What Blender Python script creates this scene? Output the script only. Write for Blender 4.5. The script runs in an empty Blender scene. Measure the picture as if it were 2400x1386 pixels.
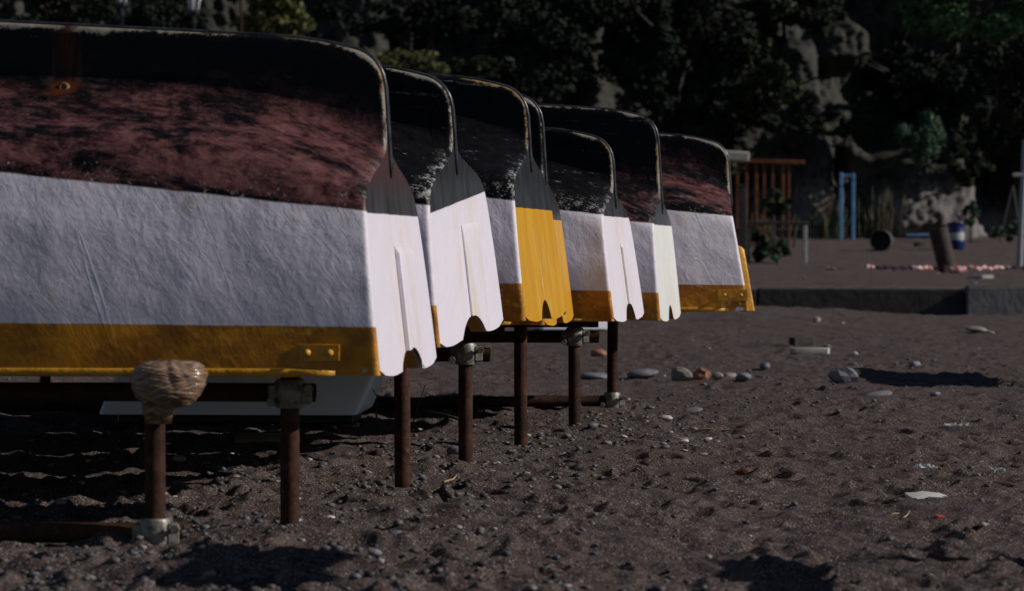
import bpy, math, random
import numpy as np
from mathutils import Vector, Matrix

random.seed(7)
rng = np.random.default_rng(7)
scene = bpy.context.scene
COL = scene.collection
R = math.radians
F = 6667.0            # focal length in photograph pixels (100 mm on a 36 mm frame)
HZ = 590.0            # photograph row of the horizon
CAMZ = 0.71

# ------------------------------------------------------------------ noise
def _h(ix, iy, s):
    n = (ix.astype(np.int64) * 374761393 + iy.astype(np.int64) * 668265263 + s * 982451653) & 0x7fffffff
    n = ((n ^ (n >> 13)) * 1274126177) & 0x7fffffff
    return (n ^ (n >> 16)) & 0xffff
def pn(x, y, s=0):
    x = np.asarray(x, float); y = np.asarray(y, float)
    ix = np.floor(x); iy = np.floor(y); fx = x - ix; fy = y - iy
    def g(ax, ay, dx, dy):
        a = _h(ax, ay, s) * (2 * math.pi / 65536)
        return np.cos(a) * dx + np.sin(a) * dy
    u = fx * fx * fx * (fx * (fx * 6 - 15) + 10); v = fy * fy * fy * (fy * (fy * 6 - 15) + 10)
    a = g(ix, iy, fx, fy); b = g(ix + 1, iy, fx - 1, fy)
    c = g(ix, iy + 1, fx, fy - 1); d = g(ix + 1, iy + 1, fx - 1, fy - 1)
    return (a + (b - a) * u) * (1 - v) + (c + (d - c) * u) * v
def fbm(x, y, o=4, s=0, gain=.5):
    r = 0; a = 1.; f = 1.
    for i in range(o):
        r = r + a * pn(x * f, y * f, s + i * 17); a *= gain; f *= 2.03
    return r
def sm(a, b, x):
    t = np.clip((np.asarray(x, float) - a) / (b - a), 0, 1)
    return t * t * (3 - 2 * t)

# ------------------------------------------------------------------ ground height
DENTS = []
for i in range(2800):
    dy = 5.2 + 20 * random.random() ** 1.7
    dx = random.uniform(-.21, .24) * dy
    DENTS.append((dx, dy, random.uniform(.018, .055), random.uniform(.035, .10), random.uniform(0, math.pi), random.uniform(.008, .026) * (.62 if dy < 7.6 else 1.)))
def terrain(y):
    return np.interp(y, [31.6, 36, 44, 50, 58, 66, 76, 200], [.285, .31, .38, .5, .74, .93, 1.1, 1.6])
def gh(x, y, fine=True):
    x = np.asarray(x, float); y = np.asarray(y, float)
    far = y > 31.75
    amp = np.interp(y, [0, 5, 15, 31, 80], [1, 1, 1., 1.3, 2.0])
    z = .030 * fbm(x * .9, y * .55, 3, 3) + .020 * fbm(x * 2.7, y * 2.3, 3, 11)
    # wind / trodden ridges in the foreground
    z = z + .030 * sm(8.6, 6.2, y) * (np.abs(fbm(x * 1.1 + 4, y * 2.1, 3, 29)) * 1.6 - .3)
    z = z * amp
    if fine:
        z = z + .012 * fbm(x * 9, y * 8, 3, 21) + .0026 * fbm(x * 34, y * 30, 2, 41)
        for (dx, dy, a, b, th, dep) in DENTS:
            m = (np.abs(y - dy) < .45) & (np.abs(x - dx) < .45)
            if not m.any(): continue
            xx = x[m] - dx; yy = y[m] - dy
            p = (xx * math.cos(th) + yy * math.sin(th)) / a; q = (-xx * math.sin(th) + yy * math.cos(th)) / b
            d2 = p * p + q * q
            z[m] += dep * (-np.exp(-d2 * 1.3) + .55 * np.exp(-(np.sqrt(d2) - 1.35) ** 2 * 5))
    # sand banked against the low wall, and the higher ground behind it
    z = z + .11 * np.exp(-((x - 2.2) / 1.5) ** 2) * sm(25, 31, y) * (~far)
    z = np.where(far, z * .6 + terrain(y), z)
    return z
def gh1(x, y, fine=True):
    return float(gh(np.array([x]), np.array([y]), fine)[0])
def on_ground(u, v):
    """the point of the beach that the photograph shows at (u, v)"""
    d = np.array([(u - 1200) / F, 1., (HZ - v) / F])
    Y = 5.
    ys = np.geomspace(5, 80, 1500)
    z = CAMZ + d[2] * ys
    g = gh(d[0] * ys, ys, False)
    k = np.argmax(z < g)
    Y = ys[k] if (z < g).any() else 74.
    return d[0] * Y, Y, gh1(d[0] * Y, Y)
def at(u, v, Y):
    return Vector(((u - 1200) / F * Y, Y, CAMZ + (HZ - v) / F * Y))

# ------------------------------------------------------------------ mesh helpers
def link(name, me, mats, parent=None, smooth=True):
    o = bpy.data.objects.new(name, me); COL.objects.link(o)
    for m in (mats if isinstance(mats, (list, tuple)) else [mats]):
        me.materials.append(m)
    if parent is not None: o.parent = parent
    if smooth: me.polygons.foreach_set('use_smooth', [True] * len(me.polygons))
    return o
def mesh(name, V, Fc, mats, parent=None, smooth=True, mi=None, attrs=None):
    me = bpy.data.meshes.new(name)
    V = np.asarray(V, dtype=np.float32).reshape(-1, 3)
    if isinstance(Fc, np.ndarray):
        k = Fc.shape[1]
        me.vertices.add(len(V)); me.vertices.foreach_set('co', V.ravel())
        me.loops.add(Fc.size); me.loops.foreach_set('vertex_index', Fc.astype(np.int32).ravel())
        me.polygons.add(len(Fc)); me.polygons.foreach_set('loop_start', np.arange(0, Fc.size, k, dtype=np.int32))
        me.update(calc_edges=True)
    else:
        me.from_pydata([tuple(map(float, v)) for v in V], [], Fc); me.update()
    if attrs:
        for an, av in attrs.items():
            if np.ndim(av) == 1:
                a = me.attributes.new(an, 'FLOAT', 'POINT'); a.data.foreach_set('value', np.asarray(av, np.float32))
            else:
                a = me.attributes.new(an, 'FLOAT_COLOR', 'POINT')
                c = np.ones((len(V), 4), np.float32); c[:, :3] = av; a.data.foreach_set('color', c.ravel())
    o = link(name, me, mats, parent, smooth)
    if mi is not None: me.polygons.foreach_set('material_index', np.asarray(mi, np.int32))
    me.validate()
    return o
class MB:
    def __init__(s): s.v = []; s.f = []
    def add(s, V, Fc):
        b = len(s.v); s.v += [tuple(v) for v in V]; s.f += [tuple(i + b for i in f) for f in Fc]
    def box(s, c, size, rot=None, taper=1.0, bev=0.0):
        c = Vector(c); hx, hy, hz = size[0] / 2, size[1] / 2, size[2] / 2
        b = min(bev, hx * .8, hy * .8, hz * .8)
        rings = []
        def ring(x, y, z):
            if b <= 0: return [(-x, -y, z), (x, -y, z), (x, y, z), (-x, y, z)]
            return [(-x + b, -y, z), (x - b, -y, z), (x, -y + b, z), (x, y - b, z), (x - b, y, z), (-x + b, y, z), (-x, y - b, z), (-x, -y + b, z)]
        if b > 0: lv = [(-hz, hx - b, hy - b), (-hz + b, hx, hy), (hz - b, hx * taper, hy * taper), (hz, hx * taper - b, hy * taper - b)]
        else: lv = [(-hz, hx, hy), (hz, hx * taper, hy * taper)]
        V = []; n = 8 if b > 0 else 4
        for (z, x, y) in lv: V += ring(x, y, z)
        Fc = [tuple(range(n - 1, -1, -1)), tuple(range(n * (len(lv) - 1), n * len(lv)))]
        for k in range(len(lv) - 1):
            for i in range(n):
                j = (i + 1) % n; Fc.append((k * n + i, k * n + j, (k + 1) * n + j, (k + 1) * n + i))
        M = rot if rot is not None else Matrix.Identity(3)
        s.add([c + M @ Vector(v) for v in V], Fc)
    def tube(s, pts, r, n=14, caps=True, wob=0.):
        pts = [Vector(p) for p in pts]; m = len(pts)
        rr = r if isinstance(r, (list, tuple)) else [r] * m
        V = []; Fc = []
        t0 = (pts[1] - pts[0]).normalized()
        up = Vector((0, 0, 1)) if abs(t0.z) < .9 else Vector((1, 0, 0))
        a = t0.cross(up).normalized()
        for i, p in enumerate(pts):
            t = (pts[min(i + 1, m - 1)] - pts[max(i - 1, 0)]).normalized()
            a = (a - t * a.dot(t)).normalized(); b = t.cross(a)
            for k in range(n):
                th = 2 * math.pi * k / n; q = rr[i] * (1 + (random.uniform(-wob, wob) if wob else 0))
                V.append(p + a * (math.cos(th) * q) + b * (math.sin(th) * q))
        for i in range(m - 1):
            for k in range(n):
                j = (k + 1) % n; Fc.append((i * n + k, i * n + j, (i + 1) * n + j, (i + 1) * n + k))
        if caps: Fc += [tuple(range(n - 1, -1, -1)), tuple(range((m - 1) * n, m * n))]
        s.add(V, Fc)
    def pipe(s, p0, p1, r, thick=.0035, n=22, seg=10):
        """open-ended hollow tube"""
        p0 = Vector(p0); p1 = Vector(p1); ts = [i / seg for i in range(seg + 1)]
        prof = [(p0.lerp(p1, t), r) for t in ts] + [(p1.lerp(p0, t), r - thick) for t in ts]
        d = (p1 - p0).normalized(); up = Vector((0, 0, 1)) if abs(d.z) < .9 else Vector((1, 0, 0))
        a = d.cross(up).normalized(); b = d.cross(a); V = []; Fc = []
        for (p, q) in prof:
            for k in range(n):
                th = 2 * math.pi * k / n; V.append(p + a * math.cos(th) * q + b * math.sin(th) * q)
        L = len(prof)
        for i in range(L):
            i2 = (i + 1) % L
            for k in range(n):
                j = (k + 1) % n; Fc.append((i * n + k, i * n + j, i2 * n + j, i2 * n + k))
        s.add(V, Fc)
    def lathe(s, prof, n=24, M=None):
        V = []; Fc = []; M = M or Matrix.Identity(4)
        for (r, z) in prof:
            for k in range(n):
                th = 2 * math.pi * k / n; V.append(M @ Vector((r * math.cos(th), r * math.sin(th), z)))
        for i in range(len(prof) - 1):
            for k in range(n):
                j = (k + 1) % n; Fc.append((i * n + k, i * n + j, (i + 1) * n + j, (i + 1) * n + k))
        s.add(V, Fc)
    def build(s, name, mat, parent=None, smooth=False):
        return mesh(name, s.v, s.f, mat, parent, smooth)
def auto(o, ang=35):
    for p in o.data.polygons: p.use_smooth = True
    try: o.data.set_sharp_from_angle(angle=R(ang))
    except Exception: pass
    return o
def tag(o, label=None, cat=None, group=None, kind=None):
    if label: o['label'] = label
    if cat: o['category'] = cat
    if group: o['group'] = group
    if kind: o['kind'] = kind
    return o
def thing(name, loc, label, cat, group=None, rot=(0, 0, 0)):
    o = bpy.data.objects.new(name, None); COL.objects.link(o)
    o.location = loc; o.rotation_euler = rot; o.empty_display_size = .1
    return tag(o, label, cat, group)
def grid_faces(nr, nc):
    i = np.arange(nr - 1)[:, None] * nc + np.arange(nc - 1)[None, :]
    return np.stack([i, i + 1, i + nc + 1, i + nc], -1).reshape(-1, 4)

# ------------------------------------------------------------------ materials
class NM:
    def __init__(s, name, rough=.6, spec=.5, metal=0.):
        s.m = bpy.data.materials.new(name); s.m.use_nodes = True
        s.nt = s.m.node_tree; s.b = s.nt.nodes['Principled BSDF']
        s.b.inputs['Roughness'].default_value = rough; s.b.inputs['Specular IOR Level'].default_value = spec
        s.b.inputs['Metallic'].default_value = metal
        s.tc = s.nt.nodes.new('ShaderNodeTexCoord'); s.obj = s.tc.outputs['Object']
    def put(s, sock, v):
        if isinstance(v, bpy.types.NodeSocket): s.nt.links.new(v, sock)
        elif v is not None:
            if isinstance(v, tuple) and len(v) == 3 and sock.type == 'RGBA': v = (*v, 1)
            sock.default_value = v
    def n(s, t, **kw):
        x = s.nt.nodes.new(t)
        for k, v in kw.items(): setattr(x, k, v)
        return x
    def scale(s, sc, vec=None, rot=(0, 0, 0)):
        x = s.n('ShaderNodeMapping'); x.inputs['Scale'].default_value = sc; x.inputs['Rotation'].default_value = rot
        s.put(x.inputs['Vector'], vec or s.obj); return x.outputs[0]
    def noise(s, scale, detail=4, rough=.55, vec=None, dist=0.):
        x = s.n('ShaderNodeTexNoise'); s.put(x.inputs['Vector'], vec or s.obj)
        x.inputs['Scale'].default_value = scale; x.inputs['Detail'].default_value = detail
        x.inputs['Roughness'].default_value = rough; x.inputs['Distortion'].default_value = dist
        return x.outputs[0]
    def vor(s, scale, vec=None, out='Distance', rnd=1.):
        x = s.n('ShaderNodeTexVoronoi'); s.put(x.inputs['Vector'], vec or s.obj); x.inputs['Scale'].default_value = scale
        x.inputs['Randomness'].default_value = rnd
        return x.outputs[out]
    def ramp(s, fac, stops):
        x = s.n('ShaderNodeValToRGB'); e = x.color_ramp.elements
        while len(e) < len(stops): e.new(.5)
        for k, (p, c) in enumerate(stops):
            e[k].position = p; e[k].color = (c, c, c, 1) if isinstance(c, (int, float)) else (*c, 1)
        s.put(x.inputs[0], fac); return x.outputs[0]
    def step(s, fac, a, b):
        x = s.n('ShaderNodeMapRange', interpolation_type='SMOOTHSTEP'); s.put(x.inputs[0], fac)
        s.put(x.inputs[1], a); s.put(x.inputs[2], b); return x.outputs[0]
    def mix(s, fac, a, b, mode='MIX'):
        x = s.n('ShaderNodeMix', data_type='RGBA', blend_type=mode)
        s.put(x.inputs[0], fac); s.put(x.inputs[6], a); s.put(x.inputs[7], b); return x.outputs[2]
    def math(s, op, a, b=None, c=None):
        x = s.n('ShaderNodeMath', operation=op); s.put(x.inputs[0], a)
        if b is not None: s.put(x.inputs[1], b)
        if c is not None: s.put(x.inputs[2], c)
        return x.outputs[0]
    def sep(s, vec=None):
        x = s.n('ShaderNodeSeparateXYZ'); s.put(x.inputs[0], vec or s.obj); return x.outputs
    def attr(s, name, out='Fac'):
        x = s.n('ShaderNodeAttribute', attribute_name=name); return x.outputs[out]
    def rnd(s):
        return s.n('ShaderNodeObjectInfo').outputs['Random']
    def bump(s, h, strength=.3, dist=.01, prev=None):
        x = s.n('ShaderNodeBump'); s.put(x.inputs['Height'], h); x.inputs['Strength'].default_value = strength
        x.inputs['Distance'].default_value = dist
        if prev is not None: s.put(x.inputs['Normal'], prev)
        return x.outputs[0]
    def out(s, col=None, rough=None, nor=None):
        s.put(s.b.inputs['Base Color'], col); s.put(s.b.inputs['Roughness'], rough); s.put(s.b.inputs['Normal'], nor)
        return s.m

def sand_mat():
    k = NM('dark_beach_sand', .9, .25)
    big = k.noise(.9, 3, .6); mid = k.noise(11, 4, .65); fine = k.noise(210, 2, .7); grain = k.vor(330, out='Color')
    g = k.sep(grain)
    c = k.ramp(mid, [(.25, (.063, .0415, .0345)), (.55, (.110, .074, .061)), (.8, (.163, .114, .096))])
    c = k.mix(k.step(big, .4, .7), c, k.mix(.5, c, (.080, .057, .051)))
    c = k.mix(k.step(g[0], .88, .96), c, (.34, .30, .29))
    c = k.mix(k.step(g[1], .66, .86), c, (.016, .012, .012))
    h = k.math('ADD', k.math('MULTIPLY', fine, .5), k.math('MULTIPLY', g[0], .35))
    n1 = k.bump(mid, .7, .03); n2 = k.bump(h, 1., .009, k.bump(k.noise(55, 4, .7), .8, .012, n1))
    return k.out(c, k.ramp(g[2], [(.0, .95), (.93, .85), (1., .35)]), n2)

YEL = (.60, .285, .018); WHT = (.725, .668, .735)
def hull_mat(name, wl, kh, red=.5, blk_at=.57, scuff=.5, seed=0., wear=(.25, .225, .185), rust=None):
    k = NM(name, .4, .22)
    x, y, z = k.sep()
    off = k.n('ShaderNodeVectorMath', operation='ADD'); k.put(off.inputs[0], k.obj); off.inputs[1].default_value = (seed * 7.3, seed * 3.1, seed * 1.7)
    P = off.outputs[0]
    wob = k.math('MULTIPLY', k.math('SUBTRACT', k.noise(14, 3, vec=P), .5), .018)
    wob2 = k.math('MULTIPLY', k.math('SUBTRACT', k.noise(5, 2, vec=P), .5), .010)
    wline = k.math('ADD', k.math('MULTIPLY_ADD', x, .105, wl), wob2)
    zz = k.math('ADD', z, k.math('MULTIPLY', wob, .25))
    # antifouling: worn red over black, streaked along the boat
    st = k.noise(3.4, 7, .72, k.scale((.5, 1, 1.9), k.scale((1, 1, 1), P, (0, .3, 0))), 1.2)
    st2 = k.noise(24, 6, .75, k.scale((.75, 1, 1.2), k.scale((1, 1, 1), P, (0, .2, 0))), .5)
    grain = k.noise(120, 2, .6, P)
    redc = k.ramp(st2, [(.3, (.060, .020, .021)), (.5, (.145, .056, .055)), (.75, (.19, .098, .092))])
    redm = k.math('ADD', k.math('MULTIPLY', st, .75), k.math('MULTIPLY', st2, .25))
    redm = k.step(k.math('MULTIPLY_ADD', grain, .10, redm), .55 - .20 * (red - .5) - .06, .66 - .20 * (red - .5))
    blkedge = k.math('SUBTRACT', k.math('MULTIPLY_ADD', k.math('POWER', 2.718, k.math('MULTIPLY', x, -3.6)), -.16, blk_at + .16), z)
    redm = k.math('MULTIPLY', redm, k.step(k.math('MULTIPLY_ADD', k.math('ADD', st2, k.noise(5, 4, .7, P)), .20, blkedge), .14, .34))
    if red <= 0.02: redm = 0.0
    blk = k.ramp(st2, [(.3, (.0025, .0025, .003)), (.7, (.009, .0085, .010))])
    bot = k.mix(redm, blk, redc)
    # pale scratches and chalky scuffs
    sc = k.noise(18, 5, .75, k.scale((.16, 1, 3.2), k.scale((1, 1, 1), P, (0, .10, 0))), .3)
    blot = k.noise(7, 4, .7, P)
    scm = k.math('MULTIPLY', k.step(k.math('MULTIPLY_ADD', grain, .25, sc), .80 - .10 * scuff, .89 - .09 * scuff), k.step(blot, .42, .62))
    bot = k.mix(k.math('MULTIPLY', scm, .75), bot, (.34, .33, .32))
    nearwl = k.math('MULTIPLY', k.step(k.math('SUBTRACT', z, wline), .09, .0), k.step(k.math('MULTIPLY_ADD', grain, .3, k.noise(30, 4, .75, P)), .68 if red <= .02 else .75, .82 if red <= .02 else .90))
    bot = k.mix(k.math('MULTIPLY', nearwl, .7), bot, (.40, .36, .33))
    corner = k.math('MULTIPLY', k.step(k.math('SUBTRACT', x, .05), .036, .006), k.step(k.math('MULTIPLY_ADD', grain, .35, k.noise(22, 4, .8, P)), .66, .80))
    bot = k.mix(k.math('MULTIPLY', k.math('MULTIPLY', corner, k.step(k.math('SUBTRACT', z, wline), .17, .10)), .75 if red <= .02 else .22), bot, (.46, .44, .42))
    # worn keel and stern edge
    ed = k.attr('edge')
    wm = k.step(k.math('ADD', k.math('MULTIPLY', ed, -36), k.math('MULTIPLY_ADD', k.math('ADD', k.math('MULTIPLY', k.noise(6, 3, .6, P), .6), k.math('MULTIPLY', k.noise(42, 4, .8, P), .4)), 4.6, -1.85)), .02, .35)
    wc = k.mix(k.step(k.noise(8, 3, vec=P), .45, .65), wear, (.17, .105, .04))
    bot = k.mix(wm, bot, wc)
    # white topsides, slightly stained
    dirt = k.noise(6, 5, .7, k.scale((1, 1, .35), P))
    wht = k.mix(k.math('MULTIPLY', k.step(dirt, .53, .8), .5), WHT, (.60, .53, .42))
    top_stain = k.math('MULTIPLY', k.step(k.math('SUBTRACT', wline, z), .10, .0), k.step(k.noise(13, 4, .7, P), .47, .72))
    wht = k.mix(k.math('MULTIPLY', top_stain, .6), wht, (.50, .42, .32))
    spots = k.vor(11, P); wht = k.mix(k.step(spots, .035, .012), wht, (.20, .09, .05))
    # yellow gunwale band
    ydirt = k.noise(9, 5, .7, k.scale((.6, 1, 1), P))
    yel = k.mix(k.step(ydirt, .36, .62), (.58, .235, .012), (.29, .105, .009))
    chip = k.math('MULTIPLY', k.step(z, .024, .010), k.step(k.noise(15, 2, .5, P), .60, .64)); yel = k.mix(chip, yel, (.50, .51, .57))
    peel = k.math('MULTIPLY', k.step(k.noise(16, 5, .75, P), .56, .62), k.step(x, .42, .10)); yel = k.mix(k.math('MULTIPLY', peel, .8), yel, (.62, .36, .06))
    yline = k.math('MULTIPLY_ADD', x, .010, .117)
    c = k.mix(k.step(zz, k.math('ADD', yline, -.002), k.math('ADD', yline, .002)), yel, wht)
    mb = k.step(zz, k.math('ADD', wline, -.003), k.math('ADD', wline, .003))
    c = k.mix(mb, c, bot)
    if rust:
        rx, rz = rust
        dx = k.math('ABSOLUTE', k.math('SUBTRACT', x, rx))
        rs = k.noise(55, 4, .7, k.scale((1, 1, .08), P))
        band = k.math('MULTIPLY', k.math('MULTIPLY', k.step(k.math('ADD', dx, k.math('MULTIPLY', wob, 2.2)), .045, .004), k.step(rs, .36, .60)), k.step(z, rz - .012, rz + .004))
        edge_r = k.math('MULTIPLY', k.step(k.math('ADD', dx, k.math('MULTIPLY', wob, 1.2)), .062, .035), k.step(z, rz - .01, rz + .01))
        c = k.mix(k.math('MULTIPLY', k.math('MULTIPLY', edge_r, .35), k.step(rs, .45, .65)), c, (.10, .06, .042))
        c = k.mix(band, c, (.060, .017, .008))
        dz = k.math('SUBTRACT', z, rz)
        dd = k.math('SQRT', k.math('ADD', k.math('MULTIPLY', dx, dx), k.math('MULTIPLY', dz, k.math('MULTIPLY', dz, 3.))))
        c = k.mix(k.math('MULTIPLY', k.step(k.math('ADD', dd, k.math('MULTIPLY', wob, 1.8)), .055, .022), .85), c, (.085, .022, .008))
    # brushed paint over fibreglass cloth
    br = k.noise(34, 5, .7, k.scale((1.5, 1, .5), k.scale((1, 1, 1), P, (0, -.6, 0))), 1.2)
    cloth = k.noise(80, 3, .6, k.scale((1.3, 1, .6), k.scale((1, 1, 1), P, (0, .3, 0))))
    lump = k.noise(7, 3, .5, P)
    h = k.math('ADD', k.math('MULTIPLY', br, .9), k.math('MULTIPLY', cloth, .3))
    cn = k.noise(2.6, 2, .5, k.scale((1.4, 1, .45), k.scale((1, 1, 1), P, (0, -.25, 0))), .6)
    crease = k.math('MULTIPLY', k.step(k.math('ABSOLUTE', k.math('SUBTRACT', cn, .53)), .007, .0), k.step(k.noise(4, 2, .5, P), .46, .58))
    h = k.math('ADD', h, k.math('MULTIPLY', crease, .28))
    n1 = k.bump(lump, .40, .03); n2 = k.bump(h, .30, .008, n1)
    rgh = k.math('ADD', k.math('MULTIPLY', mb, -.10), k.math('MULTIPLY_ADD', st2, .25, .33))
    k.put(k.b.inputs['Specular IOR Level'], k.math('MULTIPLY_ADD', k.math('MULTIPLY', mb, k.math('SUBTRACT', 1., k.math('MULTIPLY', scm, .9))), -.12, .24))
    return k.out(c, rgh, n2)

def transom_mat(name, wl, base=WHT, dark=(.045, .044, .048), slope=0., seed=0., stain=.5, redd=0.):
    k = NM(name, .42, .4)
    off = k.n('ShaderNodeVectorMath', operation='ADD'); k.put(off.inputs[0], k.obj); off.inputs[1].default_value = (seed * 5.1, seed * 2.3, seed * 1.1)
    P = off.outputs[0]; x, y, z = k.sep()
    vs = k.noise(38, 4, .7, k.scale((1, 1, .05), P)); vs2 = k.noise(15, 4, .65, k.scale((1, 1, .12), P)); bl = k.noise(6, 4, .6, P)
    cen = k.step(k.math('ABSOLUTE', k.math('ADD', y, .03)), .26, .02)
    stm = k.math('MULTIPLY', k.math('MULTIPLY', k.step(vs, .47, .68), k.step(bl, .38, .65)), k.math('MULTIPLY', cen, stain))
    if base is YEL:
        c = k.mix(k.math('MULTIPLY', k.math('MULTIPLY', k.step(k.noise(55, 2, .7, k.scale((1, 1, .03), P)), .60, .68), cen), .7), k.mix(k.step(vs2, .4, .7), base, (.66, .36, .03)), (.72, .55, .30))
    else:
        wide = k.math('MULTIPLY', k.step(k.noise(9, 4, .65, k.scale((1, 1, .28), P)), .40, .66), cen)
        c = k.mix(k.math('MULTIPLY', wide, stain * 1.1), base, (.62, .54, .42))
        c = k.mix(k.math('MULTIPLY', stm, .8), c, (.70, .55, .25))
        c = k.mix(k.math('MULTIPLY', k.math('MULTIPLY', k.step(vs2, .6, .72), cen), .35), c, (.45, .40, .36))
    dk = k.mix(k.step(vs, .3, .7), tuple(q * .55 for q in dark), tuple(q * 1.35 for q in dark))
    if redd: dk = k.mix(k.math('MULTIPLY', k.step(z, wl + .02, wl + .12), redd), dk, (.058, .024, .023))
    low = k.math('MULTIPLY', k.step(z, wl + .10, wl + .03), k.step(vs2, .35, .65))
    dk = k.mix(k.math('MULTIPLY', low, .5), dk, (.055, .061, .072))
    wob = k.math('MULTIPLY', k.math('SUBTRACT', k.noise(9, 2, vec=P), .5), .004)
    m = k.step(k.math('ADD', z, k.math('ADD', wob, k.math('MULTIPLY', y, slope))), wl - .002, wl + .002)
    c = k.mix(m, c, dk)
    h = k.math('ADD', k.math('MULTIPLY', vs, .6), k.math('MULTIPLY', k.noise(60, 3, .6, P), .25))
    n1 = k.bump(bl, .30, .03); n2 = k.bump(h, .22 if base is YEL else .45, .005, n1)
    return k.out(c, .34 if base is YEL else .45, n2)

def yellow_mat():
    k = NM('thick_yellow_paint', .36, .45)
    d = k.noise(11, 5, .7); sp = k.vor(23)
    c = k.mix(k.step(d, .42, .75), YEL, (.36, .16, .012))
    c = k.mix(k.math('MULTIPLY', k.step(sp, .05, .02), .7), c, (.45, .47, .5))
    return k.out(c, k.math('MULTIPLY_ADD', d, .3, .25), k.bump(k.noise(28, 4, .6), .5, .012))
def rust_mat(name='rusty_steel_tube', paint=.45):
    k = NM(name, .75, .10)
    a = k.noise(9, 5, .7); b = k.noise(60, 4, .7); r = k.rnd()
    c = k.ramp(k.math('ADD', k.math('MULTIPLY', a, .6), k.math('MULTIPLY', b, .4)), [(.3, (.010, .006, .005)), (.46, (.036, .017, .012)), (.60, (.080, .036, .022)), (.8, (.14, .075, .048))])
    c = k.mix(k.math('MULTIPLY', k.step(b, .60, .72), k.math('MULTIPLY', r, paint)), c, (.22, .19, .15))
    return k.out(c, k.math('MULTIPLY_ADD', b, .3, .55), k.bump(b, .4, .003))
def clamp_mat():
    k = NM('galvanised_clamp', .5, .5, .35)
    a = k.noise(40, 4, .7)
    c = k.ramp(a, [(.3, (.06, .045, .035)), (.5, (.20, .18, .155)), (.75, (.33, .31, .27))])
    return k.out(c, k.math('MULTIPLY_ADD', a, .35, .3), k.bump(a, .5, .003))
def tape_mat():
    k = NM('tan_packing_tape', .22, .55)
    v1 = k.scale((.07, .07, 1), k.scale((1, 1, 1), None, (.12, .30, 0))); v2 = k.scale((.06, .06, 1), k.scale((1, 1, 1), None, (-.2, -.45, 0)))
    f = k.noise(190, 3, .65, v1); g = k.noise(120, 3, .65, v2); q = k.noise(22, 3, .5)
    m = k.step(q, .44, .56); fg = k.math('ADD', k.math('MULTIPLY', f, k.math('SUBTRACT', 1., m)), k.math('MULTIPLY', g, m))
    c = k.ramp(fg, [(.34, (.06, .03, .02)), (.47, (.20, .118, .074)), (.62, (.37, .245, .165))])
    return k.out(c, .22, k.bump(fg, .6, .005, k.bump(q, .15, .012)))
def simple(name, c1, c2, scale=12, rough=.7, bump=.3, dist=.01, spec=.4, metal=0., stretch=(1, 1, 1), rnd=0.):
    k = NM(name, rough, spec, metal)
    a = k.noise(scale, 5, .65, k.scale(stretch)); c = k.mix(k.step(a, .3, .72), c1, c2)
    if rnd:
        h = k.n('ShaderNodeHueSaturation'); k.put(h.inputs['Color'], c)
        k.put(h.inputs['Value'], k.math('MULTIPLY_ADD', k.rnd(), rnd * 2, 1 - rnd)); c = h.outputs[0]
    return k.out(c, None, k.bump(k.noise(scale * 3, 4, .65, k.scale(stretch)), bump, dist))
def stone_mat(name, cols, attr=False):
    k = NM(name, .62, .4)
    r = k.attr('tone') if attr else k.rnd()
    c = k.ramp(r, cols)
    a = k.noise(45, 4, .65); c = k.mix(k.math('MULTIPLY', k.step(a, .4, .75), .5), c, k.mix(.5, c, (.09, .085, .085)))
    return k.out(c, None, k.bump(a, .25, .004))
def leaf_mat(name, dark, light, rough=.7):
    k = NM(name, rough, .12)
    t = k.attr('tone'); c = k.ramp(t, [(0, dark), (.6, tuple((a + b) / 2 for a, b in zip(dark, light))), (1, light)])
    k.b.inputs['Transmission Weight'].default_value = 0
    return k.out(c)
def rock_mat():
    k = NM('limestone_cliff', .9, .2)
    a = k.noise(.9, 6, .65, k.scale((1.5, 1, .6))); b = k.noise(5, 5, .7)
    c = k.ramp(k.math('ADD', k.math('MULTIPLY', a, .6), k.math('MULTIPLY', b, .4)), [(.30, (.020, .018, .018)), (.42, (.075, .066, .063)), (.54, (.19, .168, .158)), (.72, (.30, .272, .255))])
    c = k.mix(k.step(k.noise(.5, 4, .6), .52, .68), c, (.030, .036, .022))
    c = k.mix(k.math('MULTIPLY', k.step(k.noise(1.3, 4, .6), .62, .74), .6), c, (.16, .075, .05))
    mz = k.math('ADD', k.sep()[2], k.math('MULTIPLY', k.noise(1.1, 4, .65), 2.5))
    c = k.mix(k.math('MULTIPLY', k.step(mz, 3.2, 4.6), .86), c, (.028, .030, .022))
    return k.out(c, None, k.bump(b, .6, .12))

M_sand = sand_mat(); M_yel = yellow_mat(); M_rust = rust_mat(); M_clamp = clamp_mat(); M_tape = tape_mat(); M_rock = rock_mat()
M_bandm = simple('worn_dark_keel_band', (.012, .011, .013), (.055, .05, .054), 20, .3, .15, .003, .4, .2)
M_black = simple('black_rubberised_paint', (.010, .010, .011), (.024, .023, .025), 20, .4)
M_wood = simple('weathered_plank', (.16, .10, .055), (.33, .22, .12), 14, .8, .4, .006, stretch=(.2, 1, 1))
M_dkwood = simple('old_dark_timber', (.028, .023, .020), (.07, .058, .05), 14, .85, .4, .006)
M_conc = simple('grey_concrete', (.022, .020, .020), (.050, .046, .045), 5, .9, .4, .02)
M_conc2 = simple('pale_concrete', (.14, .128, .13), (.20, .19, .19), 5, .9, .4, .02)
M_sunlit_dust = simple('sunlit_sand_dust', (.10, .085, .075), (.17, .15, .135), 14, .9)  # pale sand on the wall tops; tone also paints their sunlit edge
M_fadedwhite = simple('faded_white_gelcoat', (.82, .83, .85), (.86, .86, .88), 3, .45, .1, .01)
M_stone = stone_mat('beach_pebble', [(0, (.06, .06, .067)), (.3, (.11, .11, .12)), (.6, (.17, .167, .172)), (.85, (.15, .125, .105)), (1, (.32, .30, .29))])
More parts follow.
